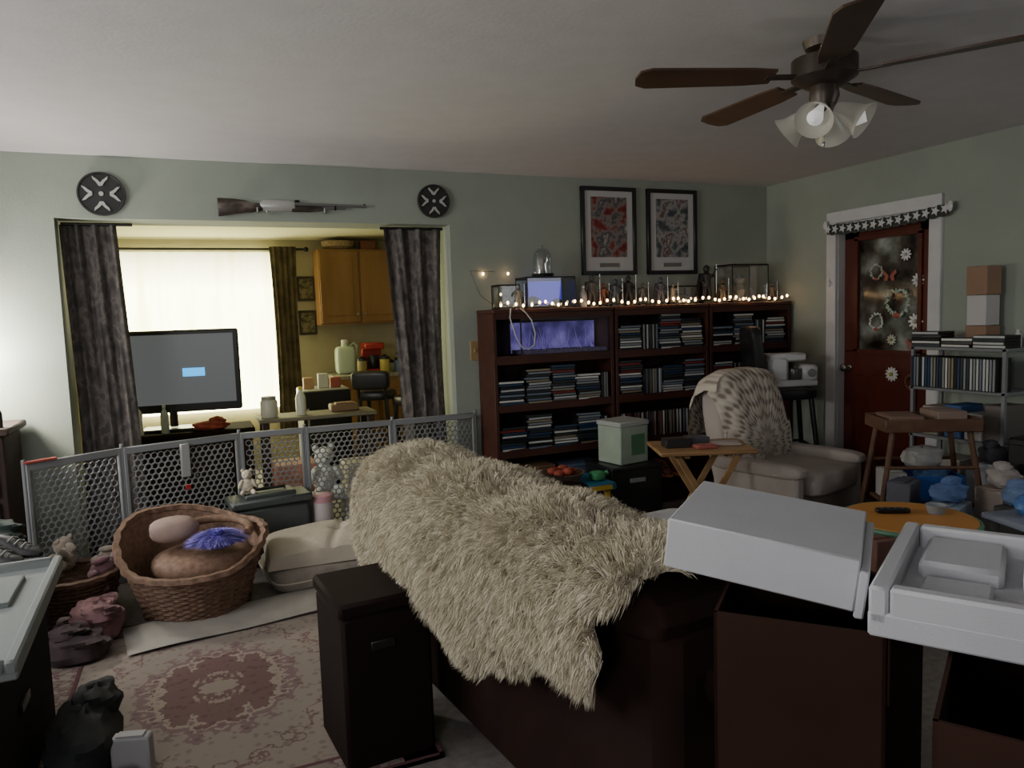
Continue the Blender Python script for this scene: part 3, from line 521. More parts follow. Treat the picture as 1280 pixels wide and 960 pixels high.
def plush(lab,loc,s,c,rz=0,wob=.03,nose=(.02,.02,.02),tilt=(0,0)):
    t=thing('plush_toy',lab,'plush toy',loc,rz); t.rotation_euler=(tilt[0],tilt[1],rz); mc=mat('plushc',c,.95,var=.2,scale=30,bump=.6,bscale=80,sheen=.5)
    q=MB().pil((0,0,.32*s),(.5*s,.42*s,.6*s),wob=wob).pil((0,-.02*s,.78*s),(.4*s,.38*s,.38*s),wob=wob)
    for sx in(-1,1):
        q.pil((sx*.26*s,-.1*s,.42*s),(.16*s,.18*s,.4*s),T=Ry(sx*-25)); q.pil((sx*.2*s,-.26*s,.1*s),(.18*s,.4*s,.2*s),T=Rz(sx*15))
    q.build('body',mc,t)
    for sx in(-1,1): MB().pil((sx*.16*s,0,.95*s),(.13*s,.07*s,.15*s)).build('ear',mc,t); MB().pil((sx*.07*s,-.2*s,.82*s),(.03*s,.02*s,.03*s),n=8,mm=6).build('eye',BLACK,t)
    MB().pil((0,-.2*s,.74*s),(.15*s,.12*s,.11*s)).build('muzzle',mc,t); MB().pil((0,-.27*s,.76*s),(.05*s,.03*s,.035*s),n=8,mm=6).build('nose',mat('nosec',nose),t)
t=thing('toy_basket','brown wicker basket heaped with soft toys at left','basket',(-.64,4.26,0)); wicker(t,(0,0,0),.17,.21,.22,12,18,lambda th:0,mt=WK)
plush('pink plush toy slumped on right of toy basket',(-.56,4.20,.2),.22,(.30,.16,.19),.5,tilt=(.1,1.0)); plush('beige plush toy on top of the toy basket',(-.68,4.31,.24),.24,(.28,.23,.18),-.2,tilt=(-1.0,-.6)); plush('dusty rose plush toy at left of toy basket',(-.77,4.20,.2),.22,(.27,.16,.18),-.8,tilt=(.4,-1.0))
plush('cream plush toy between wicker seat and toy basket',(-.54,4.36,.24),.2,(.32,.28,.23),.3,tilt=(.4,1.1))
plush('tan plush toy lying low in front of toy basket',(-.64,3.98,.02),.2,(.22,.16,.12),-.4,tilt=(1.3,.3))
plush('pale pink plush toy on floor beside the tan one',(-.60,4.08,.04),.18,(.28,.2,.2),-.2,tilt=(1.2,-.5))
tag(MB().pil((0,0,.09),(.2,.3,.18),.6,.7,wob=.25).pil((.02,-.08,.15),(.14,.14,.1),.7,.8,wob=.3).build('pink_blanket',mat('pinkb',(.24,.13,.14),.95,var=.5,scale=12),loc=(-.50,3.92,0)),'bundled dusty pink blanket leaning on wicker seat','blanket')
tag(MB().pil((0,0,.06),(.24,.2,.12),.6,.7,wob=.2).pil((-.03,.02,.12),(.14,.12,.08),.7,.8,wob=.3).build('cloth_heap',mat('darkheap',(.06,.04,.045),.95,var=.5,scale=12),loc=(-.56,3.68,0)),'dark crumpled cloth on floor in front of pink blanket','cloth')
t=thing('storage_bin','dark grey lidded bin behind the dog cushions','bin',(.36,4.74,0),R(8)); DG_=mat('darkgreyp',(.06,.07,.07),.5); MB().box((0,0,.18),(.44,.22,.36),.02).build('bin_body',DG_,t); MB().box((0,0,.385),(.48,.25,.05),.02).box((0,0,.42),(.3,.16,.03),.01).build('lid',DG_,t); MB().tube([(-.1,0,.42),(-.1,0,.45),(.1,0,.45),(.1,0,.42)],.01).build('handle',BLACK,t)
plush('tiny cream plush toy sitting on the grey bin',(.24,4.72,.435),.15,(.6,.52,.4))
t=thing('step_stool','low white step stool behind the gate by the curtain','stool',(.78,5.25,0)); MB().box((0,0,.24),(.3,.24,.03),.01).build('seat',WHITE,t)
for sx in(-1,1): MB().box((sx*.13,0,.115),(.025,.22,.23),.004).build('leg',WHITE,t)
plush('fluffy white plush toy behind gate on white step stool',(.78,5.25,.257),.34,(.6,.6,.56),.1,.12)
t=thing('canister','white tub with pink lid beside the grey bin','tub',(.68,4.72,.0)); MB().lathe([(0,0),(.055,0),(.06,.02),(.06,.33),(.055,.34)],n=24).build('tub_body',mat('tubw',(.45,.4,.4),.4),t); MB().lathe([(.062,.33),(.063,.37),(.05,.38),(0,.38)],n=24).build('lid',mat('pinklid',(.5,.27,.3),.4),t)
CU=mat('beige_canvas',(.47,.42,.34),.9,var=.08,scale=6,bump=.2)
t=thing('dog_cushion','large flat striped beige cushion lying on the floor','cushion',(.71,4.33,0),R(6)); MB().pil((0,0,.07),(.86,.56,.14),.45,.25,wob=.015,n=40).build('cushion_body',mat('striped_canvas',(.27,.235,.20),.9,var=.2,scale=14),t); MB().tube([(.43*math.copysign(abs(math.cos(a))**.25,math.cos(a)),.28*math.copysign(abs(math.sin(a))**.25,math.sin(a)),.07) for a in [i*PI/30 for i in range(60)]],.006,6,closed=True).build('piping',CU,t)
t=thing('dog_cushion','puffy creased beige cushion on top of flat cushion','cushion',(.71,4.34,.125),R(-2)); MB().grid(lambda u,v:((u-.5)*.84,(v-.5)*.54,.01+.145*(max(0,math.sin(u*PI)*math.sin(v*PI))**.22)*(1-.3*math.exp(-(((u-.5)**2)+((v-.5)**2))/.004)-.05*abs(math.sin(u*9+v*3))-.12*math.exp(-((u-.5-.2*(v-.5))**2)/.0008))),48,30).build('cushion_body',CU,t); MB().pil((0,0,.11),(.03,.03,.015)).build('button',CU,t)
# rugs
RUG=bpy.data.materials.new('oriental_rug'); RUG.use_nodes=True; nt=RUG.node_tree; b=nt.nodes['Principled BSDF']; b.inputs['Roughness'].default_value=.95
N=lambda k:nt.nodes.new(k)
tc=N('ShaderNodeTexCoord'); ab=N('ShaderNodeVectorMath'); ab.operation='ABSOLUTE'; nt.links.new(tc.outputs['Object'],ab.inputs[0])
vr=N('ShaderNodeTexVoronoi'); vr.inputs['Scale'].default_value=26; nz=N('ShaderNodeTexNoise'); nz.inputs['Scale'].default_value=16; nz.inputs['Detail'].default_value=3; n2=N('ShaderNodeTexNoise'); n2.inputs['Scale'].default_value=34
for k in(vr,nz,n2): nt.links.new(ab.outputs[0],k.inputs[0])
ln=N('ShaderNodeVectorMath'); ln.operation='LENGTH'; mp=N('ShaderNodeMapping'); mp.inputs['Scale'].default_value=(1.7,1.25,0); nt.links.new(ab.outputs[0],mp.inputs[0]); nt.links.new(mp.outputs[0],ln.inputs[0])
ad=N('ShaderNodeMath'); ad.operation='MULTIPLY_ADD'; ad.inputs[1].default_value=.5; nt.links.new(nz.outputs[0],ad.inputs[0]); nt.links.new(ln.outputs['Value'],ad.inputs[2])
r1=N('ShaderNodeValToRGB'); cr=r1.color_ramp; cr.interpolation='CONSTANT'
for i,(p,c) in enumerate(((0,'#8c8178'),(.38,'#6b5150'),(.62,'#93887e'),(.66,'#776062'),(.74,'#897f77'),(.97,'#705856'),(1.0,'#8c8178'))):
    if i>1: cr.elements.new(p)
    cr.elements[i].position=p; cr.elements[i].color=(*srgb(c),1)
nt.links.new(ad.outputs[0],r1.inputs[0])
mx=N('ShaderNodeMix'); mx.data_type='RGBA'; mx.blend_type='MULTIPLY'; mx.inputs[0].default_value=.55
r2=N('ShaderNodeValToRGB'); r2.color_ramp.elements[0].position=.2; r2.color_ramp.elements[1].position=.42; r2.color_ramp.elements[0].color=(.55,.42,.42,1)
sm=N('ShaderNodeMath'); sm.operation='MULTIPLY_ADD'; sm.inputs[1].default_value=.5; nt.links.new(n2.outputs[0],sm.inputs[0]); sb=N('ShaderNodeMath'); sb.operation='SUBTRACT'; sb.inputs[1].default_value=.22; nt.links.new(vr.outputs[0],sb.inputs[0]); nt.links.new(sb.outputs[0],sm.inputs[2])
nt.links.new(sm.outputs[0],r2.inputs[0]); nt.links.new(r1.outputs[0],mx.inputs[6]); nt.links.new(r2.outputs[0],mx.inputs[7]); nt.links.new(mx.outputs[2],b.inputs['Base Color'])
t=thing('area_rug','faded pink oriental rug with medallion on the floor','rug',(.0,3.12,0)); MB().box((0,0,.006),(1.35,1.7,.012)).build('rug_field',RUG,t)
BD=ramp_mat('rug_border_c',[(.42,'#8f847b'),(.5,'#62484a'),(.58,'#82776f')],'noise',24,.95)
q=MB()
for sx in(-1,1): q.box((sx*.61,0,.007),(.13,1.7,.0145))
for sy in(-1,1): q.box((0,sy*.785,.007),(1.35,.13,.0145))
q.build('rug_border',BD,t); q=MB()
for sx in(-1,1): q.box((sx*.54,0,.008),(.014,1.56,.015)); q.box((sx*.668,0,.008),(.014,1.7,.015))
for sy in(-1,1): q.box((0,sy*.715,.008),(1.09,.014,.015)); q.box((0,sy*.843,.008),(1.35,.014,.015))
q.build('rug_border_line',mat('rug_line',(.11,.045,.05),.95),t)
tag(MB().grid(lambda u,v:((u-.5)*1.3,(v-.5)*.34,.022+.004*math.sin(u*12)+.003*math.sin(v*7+u*4)),40,12).build('runner_mat',mat('cream_mat',(.34,.32,.285),.9,var=.12),loc=(.26,3.84,0),rz=R(8)),'flat cream mat lying before the wicker seat','mat')
# left foreground
t=thing('side_stand','dark low cabinet under the grey tray at left','cabinet',(-.88,2.68,0)); MB().box((0,0,.26),(.62,.95,.52),.01).build('cabinet_body',BLACKM,t); MB().box((0,0,.545),(.66,1.0,.04),.01).build('cabinet_top',BLACKM,t); MB().box((.315,0,.3),(.012,.12,.03),.003).build('handle',BLACK,t)
t=thing('foam_tray','pale grey packing tray on left foreground cabinet','tray',(-.79,2.68,.566),R(2)); q=MB(); q.box((0,0,.012),(.6,.98,.024),.005)
for sx in(-1,1): q.box((sx*.285,0,.035),(.03,.98,.04),.008)
for sy in(-1,1): q.box((0,sy*.475,.035),(.54,.03,.04),.008)
q.build('tray_body',mat('foamgrey',(.19,.21,.21),.8,bump=.15,bscale=200),t); MB().box((.05,.2,.03),(.3,.3,.02),.008).build('tray_divider',mat('foamgrey2',(.16,.18,.18),.8),t)
CLT=mat('dark_cloth',(.02,.022,.024),.9,var=.4,scale=9)
tag(MB().pil((0,0,.09),(.2,.5,.2),.7,.8,wob=.15).pil((.03,.1,.16),(.14,.2,.12),.7,.8,wob=.2).build('dark_bag',CLT,loc=(-.42,2.75,.013)),'slumped dark cloth bag on the rug beside left tray cabinet','bag')
for k,(x,y,c,s,lab) in enumerate(((-.27,2.6,(.4,.4,.42),(.12,.05,.14),'small white upright packet on rug by left tray cabinet'),(-.36,2.42,(.2,.22,.22),(.16,.12,.1),'small grey box on rug nearest left tray cabinet'))): tag(MB().box((0,0,s[2]/2),s,.006).box((0,0,s[2]+.003),(s[0]*.7,s[1]*.7,.006),.001).build('small_box',mat('sb%d'%k,c),loc=(x,y,.013),rz=.4*k-.3),lab,'box')
# ---------------- sofa ----------------
SL=(.90,2.2,0); SR=R(6.7); LEA=mat('brown_leather',(.020,.009,.007),.8,var=.3,scale=5,bump=.2,bscale=14,spec=.15)
t=thing('sofa','dark brown leather sofa seen from behind under sheepskin','sofa',SL,SR)
MB().box((0,0,.42),(.24,1.80,.74),.05).pil((0,0,.79),(.30,1.84,.2),.7,.12,n=48).build('backrest',LEA,t)
MB().box((.45,0,.2),(.72,1.76,.28),.03).build('sofa_base',LEA,t)
for sy in(-1,1):
    MB().box((.42,sy*.81,.33),(.84,.2,.56),.04).pil((.42,sy*.81,.62),(.86,.25,.16),.6,.2,n=32).build('armrest',LEA,t)
    MB().pil((.48,sy*.36,.40),(.7,.71,.2),.35,.2,n=32).build('seat_cushion',LEA,t)
    MB().pil((.2,sy*.36,.66),(.22,.71,.42),.5,.3,n=32).build('back_cushion',LEA,t)
    for sx in(0,.75): MB().cyl((sx+.03,sy*.78,0),(sx+.03,sy*.78,.07),.025).build('foot',BLACK,t)
PR=[(-.19,0),(-.24,.22),(-.255,.5),(-.24,.72),(-.20,.88),(-.11,.98),(.02,1.0),(.13,.93),(.19,.78),(.22,.62),(.22,.5)]
def prof(v,s):
    zl=.45+.03*math.sin(s*7)+.015*math.sin(s*23+1)+.13*max(0,min(1,(-s-.15)/.45)); f=v*(len(PR)-1); i=min(int(f),len(PR)-2); a=f-i
    x=PR[i][0]*(1-a)+PR[i+1][0]*a; zz=PR[i][1]*(1-a)+PR[i+1][1]*a; top=.925+.01*s
    z=(zl+(top-zl)*zz) if v<.6 else (.40+(top-.40)*zz)
    return x*(1.0+.08*math.sin(s*5+1)),z+.012*math.sin(s*13)
def main(u,v):
    k=min(1,max(0,(v-.25)/.3)); s0=-.80-.12*k+.02*math.sin(v*30)+.10*(1-min(1,v/.12))**2; s=s0+u*(.98-s0); e=max(0,(s-.74)/.24); x,z=prof(v,s)
    e2=max(0,(s0+.12-s)/.12)
    return Vector((x*(1-.35*e*e)*(1-.08*e2*e2),s,z-.08*e*e-.02*e2*e2))
def flap(u,v): return Vector(((u-.5)*.36,.99+.06*math.sin(v*PI),.46+.39*v-.06*(2*u-1)**2))
sk=tag(thing('sheepskin_throw','long shaggy cream sheepskin draped over the sofa back','throw',SL,SR))
HIDE=mat('fleece_hide',(.46,.43,.34),.95,var=.2,scale=10)
MB().grid(main,40,18).grid(flap,8,8).build('hide',HIDE,sk,norm=False)
q=MB()
def sp():
    u=random.random(); v=random.random(); fn=main if random.random()<.9 else flap
    p=fn(u,v); du=fn(min(u+.01,1.01),v)-fn(u-.01,v); dv=fn(u,v+.01 if v<.99 else v)-fn(u,v-.01); n=dv.cross(du)
    n=n.normalized() if n.length>1e-9 else Vector((0,0,1))
    if fn is main and n.dot(Vector((p.x,0,(p.z-.7)*1.0)))<0: n=-n
    if fn is flap: n=Vector((0,1,0))
    return p,n
NC=6500; cent=[]; kd=KDTree(NC)
for i in range(NC):
    p,n=sp(); c=noise.noise_vector(p*9)*.5+Vector([random.uniform(-.28,.28) for _ in range(3)])
    tip=p+(n*.9+Vector((0,0,-.40))+c).normalized()*random.uniform(.034,.054)+Vector((0,0,-.012)); cent.append((p,tip)); kd.insert(p,i)
kd.balance()
for i in range(170000):
    p,n=sp(); _,k,_=kd.find(p); cp,tip=cent[k]; j=Vector([random.uniform(-.009,.009) for _ in range(3)])
    e=tip.lerp(p+(tip-cp),.6)+j; b_=p.lerp(e,.5)+n*.010+j*.5
    s=(e-p).cross(Vector([random.uniform(-1,1) for _ in range(3)])).normalized()*random.uniform(.0007,.0013)
    q.add([p-s,p+s,b_-s*.85,b_+s*.85,e],[(0,1,3,2),(2,3,4)])
q.build('wool',ramp_mat('wool_fibre',[(0,'#a59b83'),(.3,'#c5bca3'),(.7,'#d8d0ba'),(1,'#ece5d2')],island=True,rough=1),sk,norm=False,flat=True)
tag(MB().pil((0,0,0),(.34,.22,.13),.8,.6,wob=.06).build('white_pillow',mat('pillow_w',(.5,.5,.52),.9),loc=(1.24,1.70,.82),rz=R(100)),'white pillow tucked behind near end of the sofa back','pillow')
t=thing('leather_cube','dark brown leather storage cube behind the sofa','storage cube',(.50,2.48,0),R(5)); LEB=mat('dark_leather_matte',(.014,.008,.007),.85,spec=.12); MB().box((0,0,.26),(.30,.34,.52),.012).build('cube_body',LEB,t); MB().box((0,0,.545),(.315,.355,.05),.02).build('lid',LEB,t); MB().box((-.02,-.18,.42),(.08,.012,.03),.004).build('handle',BLACK,t)
# ---------------- armchair ----------------
BEI=mat('beige_upholstery',(.40,.35,.32),.9,var=.10,scale=6,bump=.2,bscale=120)
AL=(3.42,3.68,0); AR=R(14)
t=thing('armchair','beige upholstered armchair with crocheted throw over its back','armchair',AL,AR)
MB().box((0,0,.22),(.62,.62,.26),.03).build('chair_base',BEI,t); MB().pil((0,-.1,.40),(.52,.62,.16),.35,.25,n=36).build('seat_cushion',BEI,t)
MB().pil((0,.28,.62),(.62,.20,.78),.45,.45,T=Rx(-10),n=36,mm=16).build('backrest',BEI,t)
for sx in(-1,1):
    MB().box((sx*.325,-.05,.29),(.09,.60,.36),.03).pil((sx*.33,-.06,.485),(.12,.64,.09),.6,.35,n=28).build('armrest',BEI,t)
    for sy in(-1,1): MB().cyl((sx*.26,sy*.24,0),(sx*.26,sy*.24,.1),.022).build('leg',DKWOOD,t)
LACE=bpy.data.materials.new('crochet'); LACE.use_nodes=True; nt=LACE.node_tree; b=nt.nodes['Principled BSDF']; b.inputs['Roughness'].default_value=.95
def M2(op,a,b_=None):
    n=nt.nodes.new('ShaderNodeMath'); n.operation=op
    for i,x in enumerate((a,b_)):
        if x is None: continue
        if isinstance(x,(int,float)): n.inputs[i].default_value=x
        else: nt.links.new(x,n.inputs[i])
    return n.outputs[0]
tc=nt.nodes.new('ShaderNodeTexCoord'); sxz=nt.nodes.new('ShaderNodeSeparateXYZ'); nt.links.new(tc.outputs['Object'],sxz.inputs[0])
X_=sxz.outputs[0]; Z_=M2('SUBTRACT',sxz.outputs[2],.58); rr_=M2('SQRT',M2('ADD',M2('MULTIPLY',X_,X_),M2('MULTIPLY',Z_,Z_))); th_=M2('ARCTAN2',X_,Z_)
fan_=M2('SINE',M2('ADD',M2('MULTIPLY',rr_,70),M2('MULTIPLY',M2('ABSOLUTE',M2('SINE',M2('MULTIPLY',th_,7))),2.6))); spk=M2('SINE',M2('MULTIPLY',th_,56))
pp_=M2('ADD',M2('MULTIPLY',fan_,.6),M2('MULTIPLY',spk,.4))
cr_=nt.nodes.new('ShaderNodeValToRGB'); cr_.color_ramp.elements[0].position=.0; cr_.color_ramp.elements[0].color=(.60,.54,.46,1); cr_.color_ramp.elements[1].position=.75; cr_.color_ramp.elements[1].color=(.25,.20,.17,1)
nt.links.new(pp_,cr_.inputs[0]); nt.links.new(cr_.outputs[0],b.inputs['Base Color']); bp=nt.nodes.new('ShaderNodeBump'); bp.inputs['Strength'].default_value=.5; bp.inputs['Distance'].default_value=.01; bp.invert=True; nt.links.new(pp_,bp.inputs['Height']); nt.links.new(bp.outputs[0],b.inputs['Normal'])
PT=[(.075,.46),(.09,.6),(.12,.75),(.155,.88),(.20,.98),(.27,1.035),(.36,1.04),(.44,1.0),(.49,.9),(.50,.75),(.50,.6)]
def thr(u,v):
    f=v*(len(PT)-1); i=min(int(f),len(PT)-2); a=f-i; y=PT[i][0]*(1-a)+PT[i+1][0]*a; z=PT[i][1]*(1-a)+PT[i+1][1]*a
    e=abs(2*u-1); x=(u-.5)*.69
    return (x,y+(.05*e**4 if v<.5 else -.04*e**4)+.005*math.sin(u*25),z-.12*e**5*(1 if z>.7 else 0)+.014+(-.02*abs(math.sin(u*PI*7)) if v==0 else 0))
ct=thing('crochet_throw','cream crocheted throw draped over beige armchair back','throw',AL,AR); MB().grid(thr,56,40).build('crochet_panel',LACE,ct,norm=False)
q=MB()
for k in range(30):
    x=(k/29-.5)*.66; q.tube([(x,.072,.475),(x+.004,.060,.45),(x-.003,.05,.42)],[.006,.005,.002],5)
q.build('fringe',mat('fringe',(.5,.45,.4),.95),ct)
PINE=wood('pine_wood','#8a6848','#ae8a5e',2,.5,(.3,1,1))
def tray_table(lab,loc,rz,w_,d_,h,mt):
    t=thing('folding_tray_table',lab,'tray table',loc,rz); MB().box((0,0,h),(w_,d_,.022),.008).build('tabletop',mt,t)
    for sx in(-1,1): MB().box((sx*.12,0,h-.02),(.03,d_*.85,.02)).build('rail',mt,t)
    for sy in(-1,1):
        for sx in(-1,1):
            a=Vector((sx*w_*.36,sy*(d_*.36 if sx>0 else d_*.42),0)); b_=Vector((-sx*w_*.3,a.y,h-.03)); dd=b_-a; T=Matrix.Rotation(math.atan2(dd.x,dd.z),4,'Y'); MB().box((a+b_)/2+Vector((0,0,.006)),(.035,.016,dd.length),.003,T).build('leg',mt,t)
    for sx,k in((1,.38),(-1,.42)): MB().cyl((sx*w_*.33,-d_*k,.12),(sx*w_*.33,d_*k,.12),.01).build('stretcher',mt,t)
    return t
TX,TY=2.66,3.50
tray_table('light pine folding tray table beside the beige armchair',(TX,TY,0),R(-22),.55,.4,.66,PINE)
for k,(dx,dy,c,s,lab) in enumerate(((-.14,.04,(.02,.02,.02),(.15,.1,.05),'black gadget on left of pine tray table'),(.03,.08,(.08,.08,.1),(.13,.1,.04),'dark case lying mid pine tray table'),(.14,-.04,(.45,.38,.35),(.17,.12,.012),'pale magazine on right of pine tray table'),(-.03,-.08,(.35,.1,.08),(.12,.08,.02),'red booklet at front of pine tray table'))):
    tag(MB().box((0,0,s[2]/2),s,.004).box((0,0,s[2]+.001),(s[0]*.5,s[1]*.5,.002)).build('tabletop_item',mat('ti%d'%k,c,.5),loc=(TX+dx,TY+dy,.672),rz=random.uniform(-.6,.0)),lab,'item')
stool('high_back_stool','black leather high backed bar stool beside right bookcase',(4.02,4.30,0),R(62),.82,True,w_=.44,bh=.44)
t=thing('white_appliance','white plastic kitchen machine sitting on the black stool','appliance',(4.03,4.26,.868),R(-18)); WP=mat('white_plastic',(.62,.62,.62),.3)
MB().box((.01,0,.025),(.36,.2,.05),.018).box((-.10,0,.13),(.15,.19,.2),.03).box((-.03,0,.215),(.28,.16,.06),.025).box((.14,0,.095),(.12,.18,.12),.02).build('housing',WP,t)
MB().lathe([(.05,.05),(.055,.1),(.05,.13),(0,.13)],(.035,-.03,0),18).build('jug',mat('smoke',(.08,.08,.08),.2),t); MB().cyl((.14,-.08,.1),(.14,-.105,.1),.03).build('dial',GREYP,t)
# ---------------- door decor ----------------
YZ=Matrix(((0,0,1,0),(1,0,0,0),(0,1,0,0),(0,0,0,1)))
t=thing('star_garland','dark garland with white stars pinned across door top','garland',(4.455,3.83,2.055)); n=15
for i in range(n):
    y0=.45-i*.95/(n-1); z0=-.035-.02*math.sin(i*PI/(n-1))+.0016*i
    MB().prism([((.034 if k%2 else .015)*math.cos(k*PI/5),(.034 if k%2 else .015)*math.sin(k*PI/5)) for k in range(10)],-.018,-.012,Matrix.Translation((0,y0,z0))@YZ).build('star',WHITE,t)
MB().grid(lambda u,v:(.002*math.sin(u*60)-.004,.47-u*.99,.0-.075*v-.02*math.sin(u*PI)+.02*u+.004*math.sin(u*90)),90,3).build('garland_band',mat('garland_dark',(.05,.055,.05),.9),t,norm=False)
for y in(-.53,.48): MB().pil((-.01,y,.0),(.02,.04,.06),wob=.2).build('bow',WHITE,t)
def butterfly(lab,y,z,s,c,x=4.53):
    t=thing('butterfly_ornament',lab,'ornament',(x,y,z)); mc=mat('bfly',c,.5)
    for sy in(-1,1): MB().prism([(0,0),(sy*.5*s,.45*s),(sy*.62*s,.2*s),(sy*.35*s,0),(sy*.45*s,-.3*s),(sy*.2*s,-.35*s)],-.002,.002,YZ).build('wing',mc,t)
    MB().tube([(-.002,0,-.25*s),(-.004,0,.2*s)],.006,6).build('body',BLACK,t)
def flower(lab,y,z,r,c,cc,x=4.53,n=10):
    t=thing('flower_ornament',lab,'ornament',(x,y,z)); q=MB()
    for k in range(n):
        a=2*PI*k/n; q.pil((0,r*.6*math.cos(a),r*.6*math.sin(a)),(.012,r*.8,r*.34),T=Rx(math.degrees(a)),n=10,mm=6)
    q.build('petals',mat('petal',c,.6),t); MB().pil((-.01,0,0),(.03,r*.5,r*.5),n=12,mm=8).build('flower_centre',mat('fc',cc),t)
def wreath(lab,y,z,r,c,x=4.56):
    t=thing('wreath_ornament',lab,'wreath',(x,y,z)); q=MB()
    for k in range(26):
        a=2*PI*k/26; q.pil((random.uniform(-.006,.0),r*math.cos(a)*random.uniform(.85,1.1),r*math.sin(a)*random.uniform(.85,1.1)),(.012,r*.42,r*.2),T=Rx(math.degrees(a)+random.uniform(-60,60)),n=8,mm=5)
    q.build('leaves',mat('wl',c,.7,var=.4,scale=60),t); MB().pil((-.01,0,-r),(.015,r*.6,r*.4),wob=.2,n=12,mm=8).build('bow',mat('wb',(.45,.1,.06)),t)
XD=4.53
def dp(px,py): p=ax(px,py,XD); return p.y,p.z
for a in((1108,345,.10,(.35,.1,.07),'red butterfly ornament high on the door glass'),(1138,432,.1,(.35,.1,.06),'rusty butterfly ornament low right on the door glass')): y,z=dp(a[0],a[1]); butterfly(a[4],y,z,a[2],a[3],4.56)
for a in((1128,318,.045,(.8,.8,.8),(.6,.6,.6),'small white snowflake near top of door glass'),(1143,350,.05,(.75,.78,.76),(.5,.5,.5),'white ornament upper right in door glass'),(1140,402,.06,(.75,.78,.74),(.5,.5,.4),'white flower ornament right in door glass'),(1110,425,.04,(.6,.62,.5),(.5,.4,.2),'small cream flower low in the door glass centre')): y,z=dp(a[0],a[1]); flower(a[5],y,z,a[2],a[3],a[4],4.565)
for a in((1118,378,.09,(.4,.5,.4),'large green wreath in the middle of door glass'),(1092,340,.05,(.55,.55,.48),'small pale wreath at left of door glass'),(1092,402,.055,(.7,.72,.7),'frosty white wreath at lower left of door glass')): y,z=dp(a[0],a[1]); wreath(a[4],y,z,a[2],a[3])
y,z=dp(1112,468); flower('white daisy ornament on red door below glass',y,z,.055,(.7,.7,.65),(.5,.4,.1),4.55,12)
y,z=dp(1138,478); wreath('small brown twig wreath on red door beside white daisy',y,z,.05,(.20,.10,.05),4.548)
t=thing('hanging_charm','white star charm hanging on left door casing','ornament',(4.46,4.29,1.62)); MB().prism([( (.03 if k%2 else .012)*math.cos(k*PI/5),(.03 if k%2 else .012)*math.sin(k*PI/5)) for k in range(10)],-.003,.003,YZ).build('star',WHITE,t); MB().cyl((0,0,.03),(0,0,.1),.0015).build('string',WHITE,t)
# ---------------- right clutter ----------------
t=thing('media_rack','grey metal shelf rack against wall right of door','rack',(4.31,3.04,0))
for sx in(-1,1):
    for sy in(-1,1): MB().box((sx*.13,sy*.29,.6),(.02,.02,1.2)).build('post',GREYP,t)
for z in(.25,.62,.92,1.17): MB().box((0,0,z),(.28,.62,.02),.003).build('shelf',GREYP,t)
for i in range(28): dvd((4.20,2.78+i*.0193,.931+.0965),True,'dvd case standing on upper shelf of grey rack by door','dvd cases on upper shelf of grey rack',R(-90))
for j in range(3):
    for i in range((4,3,5)[j]): dvd((4.22,2.83+j*.2,1.181+TH/2+i*TH),False,'dvd case lying on top of grey rack by door','dvd cases lying on top of grey rack',R(-90)+random.uniform(-.1,.1))
CARD=mat('cardboard',(.32,.20,.13),.85,var=.1,scale=5)
def carton(lab,loc,d,rz=0,mt=CARD,name='cardboard_box',tape=True):
    t=thing(name,lab,'box',loc,rz); MB().box((0,0,d[2]/2),d,.003).build('box_body',mt,t)
    MB().box((0,0,d[2]+.0005),(d[0]*.98,.003,.0025)).build('flap_seam',mat('seam',(.03,.02,.015)),t)
    return t
carton('tan carton at bottom of stack on the grey rack',(4.39,3.03,1.182),(.13,.13,.12)); carton('white carton in middle of stack on the grey rack',(4.39,3.03,1.305),(.125,.12,.18),mt=mat('wcard',(.55,.53,.52),.7)); carton('tan carton topmost on stack against right wall',(4.39,3.03,1.488),(.13,.13,.17))
for k,(y,c,h,lab) in enumerate(((2.81,(.16,.14,.13),.22,'dark file box at right end of middle rack shelf'),(2.93,(.5,.5,.5),.16,'pale folder box on middle shelf of grey rack'),(3.06,(.05,.12,.3),.2,'blue box on middle shelf of grey rack'),(3.21,(.4,.35,.3),.18,'tan file box on middle shelf of grey rack'))): tag(MB().box((0,0,h/2),(.2,.11,h),.006).box((-.101,0,h/2),(.003,.07,h*.4)).build('file_box',mat('fb%d'%k,c),loc=(4.28,y,.631)),lab,'box')
for k,(y,c,h,lab) in enumerate(((2.88,(.35,.4,.5),.2,'blue grey basket box on low shelf of grey rack'),(3.1,(.5,.45,.4),.24,'cream box on low shelf of grey rack'))): tag(MB().box((0,0,h/2),(.2,.18,h),.006).box((-.101,0,h/2),(.003,.1,h*.4)).build('shelf_box',mat('sbx%d'%k,c),loc=(4.28,y,.261)),lab,'box')
bottle('small white bottle on top of grey rack at right end',(4.33,2.78,1.182),.02,.1,(.6,.6,.6))
WDT=wood('worn_wood','#4e3426','#70523e',2,.55,(1,.3,1))
SX,SY,SRZ=3.74,2.92,R(-30)
t=thing('wooden_tray_stand','wooden tray stand on splayed legs before grey rack','stand',(SX,SY,0),SRZ)
q=MB().box((0,0,.76),(.5,.32,.02),.004)
for sx in(-1,1): q.box((sx*.245,0,.785),(.018,.32,.07),.004)
for sy in(-1,1): q.box((0,sy*.155,.785),(.5,.018,.07),.004)
q.build('tray_top',WDT,t)
for sx in(-1,1):
    for sy in(-1,1): MB().tube([(sx*.2,sy*.12,.75),(sx*.31,sy*.17,0)],.016,8).build('leg',WDT,t)
MB().box((0,0,.34),(.46,.28,.018),.003).build('lower_shelf',WDT,t)
for sy in(-1,1): MB().cyl((-.24,sy*.14,.55),(.24,sy*.14,.55),.01).build('stretcher',WDT,t)
def st(dx,dy,z):
    v=Rz(math.degrees(SRZ))@Vector((dx,dy,0)); return (SX+v.x,SY+v.y,z)
